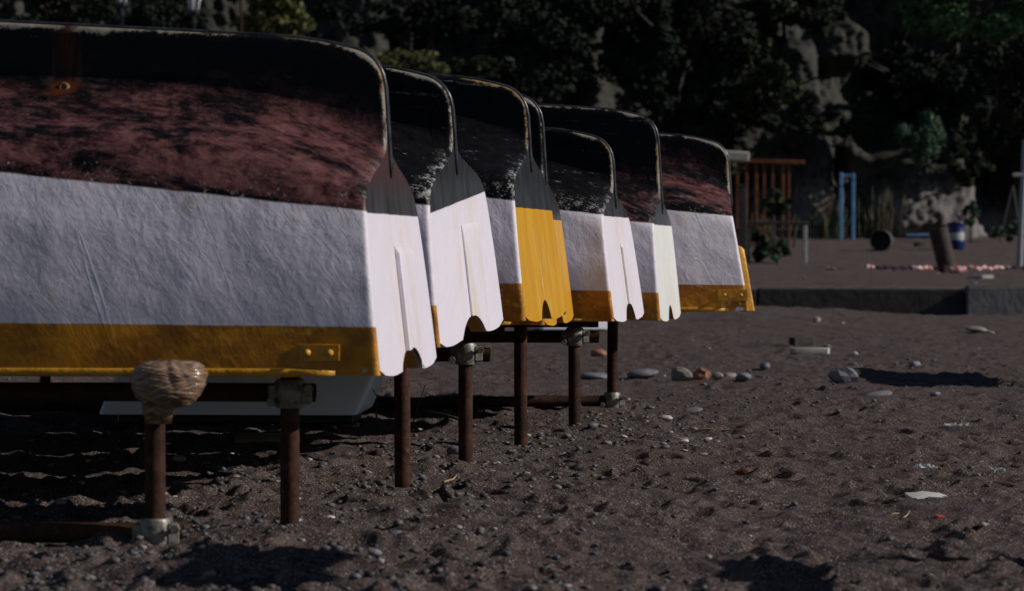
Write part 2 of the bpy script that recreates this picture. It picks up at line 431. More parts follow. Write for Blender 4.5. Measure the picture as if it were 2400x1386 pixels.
M_grit = stone_mat('fine_shingle', [(0, (.03, .028, .028)), (.35, (.06, .056, .058)), (.7, (.11, .107, .112)), (.9, (.11, .085, .065)), (1, (.30, .29, .28))], True)
M_white_st = stone_mat('white_pebble', [(0, (.48, .46, .44)), (1, (.62, .60, .57))])
M_brick = stone_mat('orange_brick_fragment', [(0, (.24, .10, .055)), (1, (.28, .12, .07))])
M_orange = simple('orange_rust_bar', (.09, .026, .010), (.24, .070, .022), 6, .8)
M_blue = simple('sky_blue_paint', (.13, .27, .50), (.18, .36, .60), 6, .5, .1)
M_dkblue = simple('blue_drum_plastic', (.005, .012, .085), (.009, .020, .12), 6, .4, .1)
M_label = simple('white_drum_label', (.30, .30, .31), (.40, .40, .41), 6, .5, .1)
M_tapered = None

# ------------------------------------------------------------------ camera, light, sky
cam = bpy.data.cameras.new('camera'); cam.sensor_width = 36; cam.lens = 36 * F / 2400
cam.clip_start = .1; cam.clip_end = 2000
cam.dof.use_dof = True; cam.dof.focus_distance = 9.8; cam.dof.aperture_fstop = 6.3
co = bpy.data.objects.new('camera', cam); COL.objects.link(co)
co.location = (0, 0, CAMZ); co.rotation_euler = (math.pi / 2 - math.atan((693 - HZ) / F), 0, 0)
scene.camera = co
EL, AZ = R(29), R(5.5)          # sun from the right, a little behind the boats
S = Vector((math.cos(EL) * math.cos(AZ), -math.cos(EL) * math.sin(AZ), math.sin(EL)))
sun = bpy.data.lights.new('sun', 'SUN'); sun.energy = 5.0; sun.angle = R(.55); sun.color = (1, .95, .90)
so = bpy.data.objects.new('sun', sun); COL.objects.link(so); so.rotation_euler = S.to_track_quat('Z', 'Y').to_euler(); so.location = (8, 2, 9)
W = bpy.data.worlds.new('World'); scene.world = W; W.use_nodes = True
bg = W.node_tree.nodes['Background']; sky = W.node_tree.nodes.new('ShaderNodeTexSky'); sky.sky_type = 'NISHITA'; sky.sun_disc = False
sky.sun_elevation = EL; sky.sun_rotation = math.atan2(S.x, S.y); sky.air_density = .9; sky.dust_density = 0.; sky.altitude = 1500
W.node_tree.links.new(sky.outputs[0], bg.inputs[0]); bg.inputs[1].default_value = .056
scene.view_settings.view_transform = 'Standard'; scene.view_settings.look = 'None'; scene.view_settings.exposure = -.5; scene.view_settings.gamma = 1
scene.cycles.use_denoising = True; scene.cycles.max_bounces = 6

# ------------------------------------------------------------------ beach
def build_sand():
    ys = np.concatenate([np.linspace(-40, 3.5, 14), np.linspace(3.7, 5., 12)[:-1], np.geomspace(5., 31.62, 900), [31.64, 31.8, 31.86], np.geomspace(32, 80, 260), np.geomspace(82, 260, 14)])
    c = np.concatenate([np.geomspace(20, .27, 26)[:-1] * -1, np.linspace(-.27, .27, 620), np.geomspace(.27, 20, 26)[1:]])
    Yg, C = np.meshgrid(ys, c, indexing='ij')
    X = C * np.sqrt(Yg ** 2 + 9)
    Z = np.zeros_like(X)
    for i in range(0, len(ys), 60):
        sl = slice(i, i + 60)
        Z[sl] = gh(X[sl].ravel(), Yg[sl].ravel()).reshape(X[sl].shape)
    V = np.stack([X, Yg, Z], -1).reshape(-1, 3)
    o = mesh('sand', V, grid_faces(len(ys), len(c)), M_sand)
    tag(o, kind='structure'); return o
build_sand()

# ------------------------------------------------------------------ boats
PU = np.array([0, .2, .4, .6, .7, .78, .84, .88, .92, .96, 1.]); PF = np.array([1, .985, .955, .905, .872, .815, .66, .47, .26, .125, .07])
_u = np.linspace(0, 1, 200); _f = np.interp(_u, PU, PF); _k = np.ones(13) / 13
_f = np.convolve(np.pad(_f, 6, mode='edge'), _k, mode='valid')
MF = np.interp(_u, [0, .25, .5, .68, .78, .86, .92, .96, 1.], [1, 1, .97, .90, .80, .62, .38, .19, .06])
MF = np.convolve(np.pad(MF, 6, mode='edge'), _k, mode='valid')
NB = 34; UB = np.linspace(0, 1, NB) ** .9
LEN = 3.5
def rake_at(z, rk, kh):
    return rk * np.minimum(z, .45) / .45 + .022 * np.clip((z - .45) / .35, 0, 1.3)
def section(t, p, inset=0.):
    """half section (y >= 0) from gunwale to keel at t metres from the stern"""
    W0, kh, B0 = p['W'], p['kh'], p['B']
    b = W0 * (1 + .14 * sm(0, 1.5, t)); 
    if t > .95: b *= max(0., 1 - ((t - .95) / 2.55) ** 1.75)
    B = B0 + .17 * (1 - math.exp(-t / .3))
    K = kh + .06 * (min(t, 1.4) - .3) if t > .3 else kh - .055 * ((.3 - t) / .3) ** 1.6
    r = .075
    if t < r: K -= r * (1 - math.sqrt(max(0, 1 - (1 - t / r) ** 2))) * .9
    if t > 2.5: d = sm(2.4, 3.6, t); K -= .45 * float(d); B -= .36 * float(d)
    B = min(B, K - .03)
    mixf = float(sm(0, 1.1, t))
    f = np.interp(UB, _u, _f) * (1 - mixf) + np.interp(UB, _u, MF) * mixf
    hs = .021 if t < 3.2 else .015
    y = np.maximum(b * f, hs); z = B * UB
    zs = np.linspace(0, 1, 11)[1:]; zs = B + (K - .014 - B) * zs
    y = np.concatenate([y, hs + (y[-1] - hs) * np.exp(-np.arange(1, 11) * .8), [hs * .72, hs * .3, 0.]]); z = np.concatenate([z, zs, [K - .005, K - .001, K]])
    if inset: y = np.maximum(y - inset, np.minimum(y, .007)); z = np.where(z > B, z - inset * (z - B) / (K - B + 1e-6), z)
    return y, z, B, K
def make_boat(spec):
    n = spec
    zg = CAMZ + (HZ - n['v']) / F * n['Y']; X = (n['u'] - 1200) / F * n['Y']
    th = R(n['th']); W0 = n['W']
    cx, cy = X + W0 * math.sin(th), n['Y'] + W0 * math.cos(th)
    zc = zg + W0 * math.sin(R(n.get('roll', 0)))
    root = thing('upturned_boat', (cx, cy, zc), n['label'], 'boat', 'upturned boats in a row on the scaffold rack', (-R(n.get('roll', 0)), 0, math.pi - th))
    rk = n.get('rake', .06)
    ts = np.array([0, .0015, .004, .008, .012, .018, .028, .04, .055, .075, .1, .14, .19, .26, .35, .46, .6, .75, .95, 1.2, 1.5, 1.8, 2.1, 2.4, 2.65, 2.9, 3.1, 3.25, 3.38, 3.46, 3.5])
    V = []; E = []
    for t in ts:
        q = .012; ins = q * (1 - math.sqrt(max(0, 1 - (1 - min(t, q) / q) ** 2)))
        y, z, B, K = section(t, n, ins)
        fade = max(0, 1 - t / .5)
        # gentle hand-laid waviness of the shell
        y = y + .0035 * fbm(np.full_like(z, t * 5 + n['seed'] * 9), z * 6, 2, int(n['seed'] * 10)) * (np.arange(len(y)) < NB - 4) * sm(0, .05, t)
        x = t + fade * rake_at(z, rk, n['kh'])
        P1 = np.stack([x, y, z], 1); P2 = np.stack([x, -y, z], 1)[:-1][::-1]
        V.append(np.concatenate([P1, P2]))
        e = np.where(z > B - .02, np.minimum(K - z, t + .004), np.where(z > B * .9, np.minimum(t * 1.2 + .02 + (B - z) * .4, 1), 1.))
        E.append(np.concatenate([e, e[:-1][::-1]]))
    nc = len(V[0])
    hull = mesh('hull', np.concatenate(V), grid_faces(len(ts), nc), n['hull'], root, attrs={'edge': np.concatenate(E)})
    # transom with a sculling notch in its lower edge
    y0, z0, B, K = section(0., n, .012)
    cols = np.concatenate([np.linspace(-1, -.34, 10), np.linspace(-.3, .3, 25), np.linspace(.34, 1, 10)])
    nw, nd = n.get('nw', .105), n.get('nd', .075)
    def low(y):
        a = np.abs(y + n.get('nc', 0.)) / nw
        notch = nd * np.clip(1 - a ** 1.9, 0, 1) ** .85
        lobe = -.009 * np.exp(-((np.abs(y) - nw * 2.0) / (.13)) ** 2)
        corner = .014 * sm(.80, 1.0, np.abs(y) / W0)
        return notch + lobe * (a >= 1) + corner
    zmin = .2
    def face(dx, rows):
        P = []
        for i in rows:
            yy = cols * y0[i]; zz = np.full_like(yy, z0[i])
            if z0[i] < zmin: zz = zz + low(yy) * (1 - z0[i] / zmin)
            P.append(np.stack([rake_at(zz, rk, n['kh']) + dx, yy, zz], 1))
        return np.concatenate(P)
    nr = len(z0); lowrows = [i for i in range(nr) if z0[i] < .26]
    Ff = face(0., range(nr)); m = len(cols); Bf = face(.042, lowrows)
    faces = [tuple(f[::-1]) for f in grid_faces(nr, m).tolist()]; mi = [0] * len(faces)
    b0 = len(Ff)
    bf = [tuple(i + b0 for i in f) for f in grid_faces(len(lowrows), m).tolist()]; faces += bf; mi += [1] * len(bf)
    Lf = len(Ff) + len(Bf); lip = Ff[:m].copy(); lip[:, 0] += .0; lip2 = Bf[:m].copy()
    allv = np.concatenate([Ff, Bf, lip, lip2])
    for j in range(m - 1): faces.append((Lf + j, Lf + j + 1, Lf + m + j + 1, Lf + m + j)); mi.append(1)
    tr = mesh('transom', allv, faces, [n['trans'], M_yel], root, mi=mi)
    # raised pad on the transom
    if n.get('pad'):
        pa, pb, zt, dpt, mat = n['pad']
        rows = np.array([zt, zt - .006, zt - .02, .2, .14, .09, .06, .03, .002]); tk = np.array([0, .6, 1, 1, 1, 1, 1, 1, 1.]) * dpt
        pc = [pa, pa - .002, pa - .008] + list(np.linspace(pa - .02, pb + .02, 12)) + [pb + .006, pb]; tc_ = [0, .75, 1] + [1] * 12 + [1, 0]
        P = []
        for zr, tkr in zip(rows, tk):
            for yy, tt in zip(pc, tc_):
                sgn = yy
                z_ = zr + (low(np.array([yy]))[0] * (1 - zr / zmin) if zr < zmin else 0)
                P.append((rake_at(np.array([z_]), rk, 0)[0] - tkr * tt - .0015, yy, z_))
        auto(mesh('motor_pad', P, grid_faces(len(rows), len(pc)), mat, root), 50)
    # keel band round the fin
    mb = MB(); pts = []
    for t in [1.6, 1.2, .9, .6, .4, .25, .15, .1, .075, .055, .04, .028, .018, .01, .004, 0]:
        y, z, B_, K_ = section(t, n); x = t + max(0, 1 - t / .5) * float(rake_at(np.array([K_]), rk, 0)[0])
        pts.append((x, 0, K_ - .002))
    zk = pts[-1][2]
    for zz in np.linspace(zk - .01, n['B'] - .085, 12): pts.append((float(rake_at(np.array([zz]), rk, 0)[0]) - .001, 0, zz))
    for q in range(len(pts)): pass
    mb.tube(pts, [.0085] * (len(pts) - 3) + [.010, .008, .003], 8)
    o = mb.build('keel_band', M_bandm, root, True)
    # rubbing strake on both gunwales
    for sgn in (1, -1):
        V = []
        tt = np.concatenate([np.linspace(.11, 1.6, 26), np.linspace(1.7, 3.45, 22)])
        ring = [(.0, -.005), (.004, -.004), (.0065, .002), (.0065, .011), (.004, .015), (.0, .016)]
        for t in tt:
            y, z, *_ = section(t, n); x = t
            for (a, b_) in ring: V.append((x, sgn * (y[0] + a * min(1., (t - .10) / .12) - .001), .005 + (b_ - .005) * min(1., .5 + (t - .11) / .2)))
        f = grid_faces(len(tt), len(ring)).tolist(); f = [q if sgn < 0 else q[::-1] for q in f]
        f += [tuple(range(len(ring)))]
        mesh('rubbing_strake', V, [tuple(q) for q in f], M_yel, root)
    for (px, pz, sx, sz, nb) in n.get('plates', []):
        y, z, *_ = section(px, n); yy = float(np.interp(pz, z[:NB], y[:NB]))
        m1 = MB(); m1.box((px, yy + (.0005 if n['seed'] > 2 else -.0022), pz), (sx, .008, sz), None, 1, .0006); pl = auto(m1.build('fitting_plate', M_yel, root), 40)
        for q in range(nb):
            bx = px + (q - (nb - 1) / 2) * sx * .56
            m2 = MB(); m2.lathe([(0, .011), (.005, .010), (.0085, .005), (.009, -.004)], 12, Matrix.Translation((bx, yy + .009, pz)) @ Matrix.Rotation(-math.pi / 2, 4, 'X'))
            m2.build('bolt', M_yel, pl, True)
    if n.get('fit'):
        ft, fz = n['fit']; y, z, *_ = section(ft, n); yy = float(np.interp(fz, z, y))
        m2 = MB(); Mx = Matrix.Translation((ft, yy - .004, fz)) @ Matrix.Rotation(-math.pi / 2 + .35, 4, 'X')
        m2.lathe([(0, .003), (.006, .004), (.008, .007), (.011, .007), (.013, .004), (.016, .002), (.016, -.006)], 18, Mx)
        m2.build('rusty_fitting', simple('bright_rust', (.05, .015, .006), (.26, .15, .06), 45, .6, .6, .004), root, True)
    return root
def H(*a, **k): return hull_mat(*a, **k)
BO = [
 dict(u=890, v=881, Y=6.90, th=7.5, W=.45, kh=.858, B=.575, rake=.05, seed=1., wl=.396, nc=.0, pad=(.045, -.19, .315, .013, None), nw=.12, nd=.052,
      hp=dict(red=.70, blk_at=.60, scuff=.1, rust=(.905, .727)), tp=dict(base=WHT, dark=(.026, .022, .023), redd=.8, stain=.5),
      plates=[(.150, .055, .10, .040, 2)], fit=(.905, .727),
      label='nearest and largest upturned boat, worn red antifouling over white sides and a white transom'),
 dict(u=1030, v=815, Y=7.95, th=11.5, W=.45, kh=.797, B=.555, rake=.045, roll=3., seed=2., wl=.392, pad=(.01, -.2, .325, .006, None), nw=.14, nd=.055,
      hp=dict(red=.0, scuff=.9), tp=dict(base=WHT, dark=(.016, .016, .018), stain=.55, slope=.05),
      label='second upturned boat from the front, black bottom and a broad bright white transom'),
 dict(u=1231, v=752, Y=9.0, th=9.4, W=.45, kh=.802, B=.565, rake=.052, seed=3., wl=.376, nw=.10, nd=.058,
      hp=dict(red=.0, scuff=.7, wear=(.30, .19, .08)), tp=dict(base=YEL, dark=(.024, .026, .031), twl=.36),
      label='third upturned boat from the front, rust-brown keel edge and a wide yellow transom'),
 dict(u=1276, v=762, Y=10.05, th=8., W=.45, kh=.868, B=.545, rake=.05, seed=4., wl=.388, nw=.10, nd=.058,
      hp=dict(red=.0, scuff=.4), tp=dict(base=YEL, dark=(.022, .022, .025), twl=.378),
      label='upturned boat mostly hidden behind the first yellow transom, its own yellow transom peeping out'),
 dict(u=1439, v=753, Y=11.0, th=10.3, W=.45, kh=.765, B=.525, rake=.06, seed=5., wl=.408, pad=(.0, -.2, .30, .008, None), nw=.10, nd=.058,
      hp=dict(red=.0, scuff=.8), tp=dict(base=WHT, dark=(.015, .015, .017), stain=.6),
      label='low upturned boat with glossy black bottom and white transom streaked with one yellow drip'),
 dict(u=1548, v=752, Y=12.0, th=9., W=.45, kh=.92, B=.54, rake=.04, seed=6., wl=.406, nw=.10, nd=.058,
      hp=dict(red=.55, blk_at=.58, scuff=.4), tp=dict(base=(.72, .715, .68), dark=(.035, .039, .046), stain=.35, redd=.0),
      label='tall upturned boat with high black keel, dull red bottom and cream-streaked narrow white transom'),
 dict(u=1756, v=729, Y=13.0, th=4.0, W=.45, kh=.822, B=.56, rake=.078, seed=7., wl=.425, pad=(.15, -.15, .30, .028, M_yel), nw=.10, nd=.06,
      hp=dict(red=.5, blk_at=.60, scuff=.6), tp=dict(base=WHT, dark=(.02, .02, .022)),
      plates=[(.075, .072, .135, .052, 2)],
      label='farthest upturned boat, seen side-on with dark maroon bottom and a yellow pad on its transom'),
]
for b in BO:
    b['hull'] = hull_mat('boat_hull_paint', b['wl'], b['kh'], seed=b['seed'], **b['hp'])
    tp = dict(b['tp']); twl = tp.pop('twl', b['wl'])
    b['trans'] = transom_mat('boat_transom_paint', twl, seed=b['seed'], **tp)
    if b.get('pad') and b['pad'][4] is None: b['pad'] = b['pad'][:4] + (b['trans'],)
    make_boat(b)

# ------------------------------------------------------------------ scaffold rack
rack = thing('scaffold_rack', (-.6, 9., 0.), 'rusty scaffold-tube rack on the sand that carries the row of upturned boats', 'rack')
TR = .0242
def loc(p): return Vector(p) - rack.location
def rpart(name, mb, mat, smooth=True): return auto(mb.build(name, mat, rack), 40)
POSTS = [(363, 6.667, .40), (678, 7.17, .40), (944, 8.44, .455), (1091, 9.52, .40), (1220.5, 10.42, .47), (1347, 11.5, .40), (1434.5, 12.82, .44)]
def clampset(p, ax, mat=M_clamp, name='clamp', s=1., parent=None):
    """right-angle scaffold coupler: two collars, hinge ears and bolts"""
    ax = Vector(ax).normalized(); p = Vector(p)
    m = MB()
    m.lathe([(TR, -.036), (TR + .009, -.036), (TR + .013, -.028), (TR + .013, .028), (TR + .009, .036), (TR, .036)], 20, Matrix.Translation(loc(p)))
    q = p + Vector((0, -.056, .0)).lerp(Vector((0, 0, 0)), .0) if False else p
    rot = ax.to_track_quat('Z', 'Y').to_matrix().to_4x4()
    m.lathe([(TR, -.032), (TR + .009, -.032), (TR + .013, -.024), (TR + .013, .024), (TR + .009, .032), (TR, .032)], 20, Matrix.Translation(loc(p + Vector((0, .05, 0)))) @ rot)
    m.box(loc(p + Vector((0, .026, 0))), (.05, .035, .05), None, 1, .006)
    m.box(loc(p + Vector((TR + .018, -.012, 0))), (.03, .016, .052), Matrix.Rotation(.35, 3, 'Z'), 1, .004)
    m.box(loc(p + Vector((-TR - .016, -.006, .004))), (.026, .018, .04), Matrix.Rotation(-.3, 3, 'Z'), 1, .004)
    o = auto(m.build(name, mat, rack), 40)
    for dz, dx in ((.014, TR + .026), (-.02, -TR - .02)):
        m2 = MB(); m2.lathe([(0, .014), (.011, .014), (.0125, .010), (.0125, .0), (.006, -.001), (.006, -.03)], 6, Matrix.Translation(loc(p + Vector((dx, -.03, dz)))) @ Matrix.Rotation(math.pi / 2, 4, 'X'))
        auto(m2.build('bolt', mat, o), 40)
bx = Vector((-math.cos(R(4)), math.sin(R(4)), 0))
pp = []
for (u, Y, top) in POSTS:
    x = (u - 1200) / F * Y; g = gh1(x, Y); pp.append((x, Y, g))
    m = MB(); m.pipe(loc((x, Y, g - .12)), loc((x + random.uniform(-.004, .004), Y, top)), TR); rpart('post', m, M_rust)
def rail(i, z, ext, name='rail', d=bx, off=.052, L=3.1):
    x, Y, g = pp[i]; p = Vector((x, Y + off, z))
    m = MB(); m.pipe(loc(p - d * ext), loc(p + d * L), TR); rpart(name, m, M_rust); return p
rail(1, .352, .062); clampset((pp[1][0], pp[1][1], .352), bx)
rail(3, .363, .082); clampset((pp[3][0], pp[3][1], .368), bx)
rail(5, .363, .10); clampset((pp[5][0], pp[5][1], .366), bx)
rail(2, .40, -.10); rail(4, .43, -.06); rail(6, .39, -.06)
rail(0, .012 + pp[0][2], .06, 'base_tube', Vector((-1, .0, 0)), .05); clampset((pp[0][0], pp[0][1], pp[0][2] + .015), (1, 0, 0))
p7 = rail(6, .028 + pp[6][2], -.02, 'base_tube', Vector((-1, -.09, -.004)).normalized(), .0, 3.4); clampset((pp[6][0], pp[6][1], pp[6][2] + .03), (1, 0, 0))
# rear legs and cross tube, out of the frame on the left
for i in range(1, 7):
    x, Y, g = pp[i]; q = Vector((x, Y + .05, 0)) + bx * 2.6
    m = MB(); m.pipe(loc((q.x, q.y, -.15)), loc((q.x, q.y, .40)), TR); rpart('post', m, M_rust)
a = Vector((pp[1][0], pp[1][1] + .1, .30)) + bx * 2.6; b = Vector((pp[6][0], pp[6][1] + .1, .30)) + bx * 2.6
m = MB(); m.pipe(loc(a - (b - a) * .05), loc(b + (b - a) * .05), TR); rpart('cross_tube', m, M_rust)
# taped padding on the front post
def blob(name, c, size, mat, parent=None, seed=0, nu=40, nv=28, amp=.12, fr=2.2, wrap=0.):
    V = []
    for i in range(nv + 1):
        ph = math.pi * i / nv
        for k in range(nu):
            t = 2 * math.pi * k / nu; d = np.array([math.sin(ph) * math.cos(t), math.sin(ph) * math.sin(t), math.cos(ph)])
            V.append(d)
    V = np.array(V); nz = fbm(V[:, 0] * fr + seed * 3.1 + V[:, 2] * 1.7, V[:, 1] * fr + V[:, 2] * fr * .8, 3, seed + 5)
    rr = 1 + amp * nz * 1.6
    if wrap: rr = rr + wrap * np.sin((V[:, 2] * 1.0 + V[:, 0] * .55) * 26 + nz * 5)
    P = V * rr[:, None] * np.array(size) + np.array(c)
    f = []
    for i in range(nv):
        for k in range(nu): j = (k + 1) % nu; f.append((i * nu + k, (i + 1) * nu + k, (i + 1) * nu + j, i * nu + j))
    return mesh(name, P, f, mat, parent)
c = at(398, 902, 6.62); cl = loc(c)
m = MB()
def tape_bundle():
    nu, nv = 150, 110; ph = np.linspace(0, math.pi, nv + 1)[:, None]; th = np.linspace(0, 2 * math.pi, nu, endpoint=False)[None]
    sp = lambda a, e: np.sign(a) * np.abs(a) ** e
    dx = np.sin(ph) ** .75 * sp(np.cos(th), .8); dy = np.sin(ph) ** .75 * sp(np.sin(th), .8); dz = sp(np.cos(ph), .8) * np.ones_like(th)
    sc_ = dz + .22 * dx - .12 * dx * dx; along = np.arctan2(dy, dx)
    tri = np.abs(((along / math.pi) + 1) % 2 - 1) * 2.2
    st = fbm(sc_ * 15 + 3, tri, 3, 7) + .6 * fbm(sc_ * 34, tri * 1.6 + 5, 2, 9)
    wraps = np.abs(fbm(sc_ * 3.2 + 1, tri * .6, 2, 15))
    r = 1 + .034 * st + .06 * wraps
    for (xc, w, d, sl) in ((.20, .08, .05, -.25), (.62, .07, .03, -.45)):      # two creases down the sunny side
        r = r - d * np.exp(-((dx - xc - sl * dz) / w) ** 2) * sm(-.5, .4, dz)
    x = dx * r * .085; y = dy * r * .068; z = dz * r * .056
    x = x * (1 + .16 * dz) - .004 * (1 - dz); z = z + .006 * np.exp(-((dx - .72) / .22) ** 2) * (dz > 0)
    V = np.stack([x, y, z], -1).reshape(-1, 3) + np.array(cl)
    f = []
    for i in range(nv):
        for k in range(nu): j = (k + 1) % nu; f.append((i * nu + k, (i + 1) * nu + k, (i + 1) * nu + j, i * nu + j))
    mesh('tape_wrap', V, f, M_tape, rack)
    mb = MB(); mb.tube([Vector(cl) + Vector((-.028, 0, -.09)), Vector(cl) + Vector((-.027, 0, -.05)), Vector(cl) + Vector((-.02, 0, -.02))], [.030, .038, .05], 20, True, .05); mb.build('tape_collar', M_tape, rack, True)
tape_bundle()

# ------------------------------------------------------------------ white hulls lying on the beach
def float_hull(name, p, L, Hh, D, rot, label, n=1.):
    """a moulded white hull: side with raked ends, rounded chine, a moulded rim"""
    t = thing(name, p, label, 'boat', None, (0, 0, rot))
    prof = [(-.02, .50, 1), (0., .64, .94), (.05, .86, 1.0), (.35, .93, 1.02), (.8, .99, 1.04), (1., 1.02, 1.06)]
    V = []; ny = 10
    secs = []
    for (h, wx, wy) in [(0, .97, 1.0), (.02, .975, 1.0), (.10, .98, .97), (.4, .98, .86), (1., .98, .45)]:
        secs.append((h * Hh, wx, wy))
    for (z, wx, wy) in secs:
        pts = []
        for k in range(32):
            a = 2 * math.pi * k / 32; ca, sa = math.cos(a), math.sin(a); e = .07
            pts.append((math.copysign(abs(ca) ** e, ca) * L / 2 * wx + .12 * (z / Hh) - .03, math.copysign(abs(sa) ** e, sa) * D / 2 * wy, z))
        V += pts
    f = [tuple(range(31, -1, -1))]
    for i in range(len(secs) - 1):
        for k in range(32): j = (k + 1) % 32; f.append((i * 32 + k, i * 32 + j, (i + 1) * 32 + j, (i + 1) * 32 + k))
    f.append(tuple(range((len(secs) - 1) * 32, len(secs) * 32)))
    auto(mesh('hull', V, f, M_fadedwhite, t), 50)
    rim = MB(); q = [(x * 1.0, y, Hh + .004) for (x, y, z) in V[-32:]]; rim.tube(q + q[:1], .014, 8, False); rim.build('rim', M_fadedwhite, t, True)
    kb = MB(); kb.box((-.02, -.0, -.02), (L * .9, D * .5, .05), None, 1, .006); auto(kb.build('keel_board', M_black, t), 40)
    return t
x, y, z = on_ground(556, 1003)
float_hull('white_float_hull', (x - .0, y + .35, z + .045), 1.07, .30, .62, R(-3), 'pale grey-white hull lying on the sand in shade beneath the nearest upturned boats')
x, y, z = on_ground(1352, 782)
float_hull('small_white_dinghy', (x, y + .4, z + .03), .62, .24, .7, R(2), 'small white dinghy on the sand glimpsed under the yellow transoms')

# ------------------------------------------------------------------ stones, shingle and litter
def stone_mesh(seed, flat=.55, n=2, ang=False):
    import bmesh
    bm = bmesh.new(); bmesh.ops.create_icosphere(bm, subdivisions=3 if not ang else 2, radius=1)
    r = random.Random(seed); sx, sy = r.uniform(.8, 1.2), r.uniform(.65, 1)
    for v in bm.verts:
        d = v.co.copy(); k = 1 + (.22 if ang else .13) * 2 * float(fbm(np.array([d.x * 1.3 + seed * 3.7 + d.z]), np.array([d.y * 1.3 + d.z * .7 + seed]), 2 + ang, seed)[0])
        v.co = Vector((d.x * k * sx, d.y * k * sy, d.z * k * flat))
    me = bpy.data.meshes.new('pebble'); bm.to_mesh(me); bm.free()
    me.polygons.foreach_set('use_smooth', [not ang] * len(me.polygons)); return me
SM = [stone_mesh(i, random.Random(i).uniform(.4, .68)) for i in range(9)]
SA = [stone_mesh(40 + i, .75, ang=True) for i in range(4)]
for me in SM: me.materials.append(M_stone)
SW = [m_.copy() for m_ in SM[:3]]
for me in SW: me.materials[0] = M_white_st
for me in SA: me.materials.append(M_stone)
def stone(u, v, w, label, cat='stone', me=None, name='stone', group=None, sink=.3, flat=1., mat=None, deep=1.):
    """w: width in photograph pixels"""
    x, y, z = on_ground(u, v); r = w / F * y / 2
    me = me or random.choice(SM)
    o = bpy.data.objects.new(name, me); COL.objects.link(o)
    o.scale = (r, r * random.uniform(.75, 1.1) * deep, r * flat); o.rotation_euler = (random.uniform(-.2, .2), random.uniform(-.2, .2), random.uniform(-.5, .5) + (math.pi if random.random() < .5 else 0))
    o.location = (x, y, z + r * flat * .55 * (1 - sink))
    if mat:
        o.data = me.copy(); o.data.materials[0] = mat
    return tag(o, label, cat, group)
M_paleang = stone_mat('pale_tan_rock', [(0, (.20, .172, .148)), (1, (.28, .245, .215))])
M_bluest = stone_mat('blue_grey_rock', [(0, (.13, .13, .15)), (1, (.20, .20, .22))])
stone(1597, 893, 54, 'grey angular rock at the left of the little stone cluster', me=SA[0], mat=M_paleang, flat=.95)
stone(1645, 892, 46, 'orange brick-coloured stone in the middle of the little stone cluster', me=SA[1], mat=M_brick, flat=1.0)
stone(1682, 893, 32, 'small tan stone just right of the orange stone', me=SM[1], flat=1.2, mat=M_paleang)
stone(1709, 890, 40, 'pale grey stone second from the right in the little cluster', me=SM[2], mat=M_paleang)
stone(1742, 896, 42, 'low grey stone at the right end of the little stone cluster', me=SM[3], mat=M_bluest)
stone(1978, 897, 68, 'lone grey rock on the sand left of the dark shadow patch', me=SA[2], mat=M_bluest, flat=.9)
stone(1505, 888, 84, 'broad flat bluish stone behind the farthest rack post', me=SM[4], mat=M_bluest, flat=.6)
stone(1390, 890, 66, 'flat grey stone left of the farthest rack post', me=SM[5], mat=M_bluest, flat=.5)
stone(1403, 836, 36, 'rounded tan stone behind the rack between two posts', me=SM[6], mat=M_brick)
stone(1915, 756, 24, 'pale stone on the sand just in front of the low wall', me=SA[3], mat=M_paleang)
stone(2290, 779, 44, 'pale flat stone on the far right in front of the wall', me=SM[0], flat=.5, mat=M_paleang)
stone(2322, 782, 24, 'smaller pale stone touching the flat one in front of the wall', me=SM[1], flat=.6, mat=M_paleang)
stone(1793, 866, 26, 'small grey stone above the stone cluster', me=SA[0])
stone(2060, 928, 72, 'thin slate-blue stone below the lone grey rock', me=SM[7], flat=.35, mat=M_bluest)
stone(2192, 934, 28, 'small blue-grey stone below the dark shadow patch', me=SM[8], mat=M_bluest)
stone(2145, 862, 26, 'grey stone on the upper edge of the dark shadow patch', me=SM[2], mat=M_bluest)
stone(2003, 834, 14, 'tiny white stone right of the broken pale slab', me=SW[0])
stone(1559, 988, 42, 'bright white pebble right of the farthest base clamp', me=SW[1], flat=.8)
stone(1625, 968, 50, 'flat grey pebbly stone beyond the white pebble', me=SM[3], flat=.45)
stone(928, 1262, 44, 'smooth grey pebble lying alone in the left foreground', me=SM[4], mat=M_bluest, flat=1.)
stone(878, 1308, 32, 'small blue-grey pebble below the lone foreground pebble', me=SM[5], mat=M_bluest)
stone(678, 1232, 42, 'flat white stone at the foot of the second rack post', me=SW[2], flat=.55)
stone(1066, 1072, 36, 'rounded grey pebble at the foot of the fourth rack post', me=SM[6], mat=M_bluest)
stone(1305, 1142, 26, 'pale lilac pebble in the sand below the middle posts', me=SM[7], mat=M_paleang)
stone(1740, 1028, 18, 'dark pebble at the right end of the tan twig', me=SM[8])
stone(1555, 1048, 20, 'grey disc pebble left of the tan twig, below it', me=SM[1])
stone(1645, 1068, 26, 'dark slaty pebble right of centre below the tan twig', me=SM[2], flat=.6)
stone(1855, 1192, 11, 'tiny bright white chip in the middle right foreground', me=SW[0], flat=1.2)
stone(832, 1372, 30, 'grey stone at the bottom edge of the photo, left of centre', me=SM[3], mat=M_bluest)
stone(490, 1372, 26, 'grey stone half in shadow at the bottom left', me=SM[2], mat=M_bluest)
stone(140, 1200, 30, 'pale pebble in the shadow under the nearest boat', me=SM[6])
stone(420, 1085, 28, 'pale pebble in a strip of light behind the first rack post', me=SM[6], mat=M_paleang)
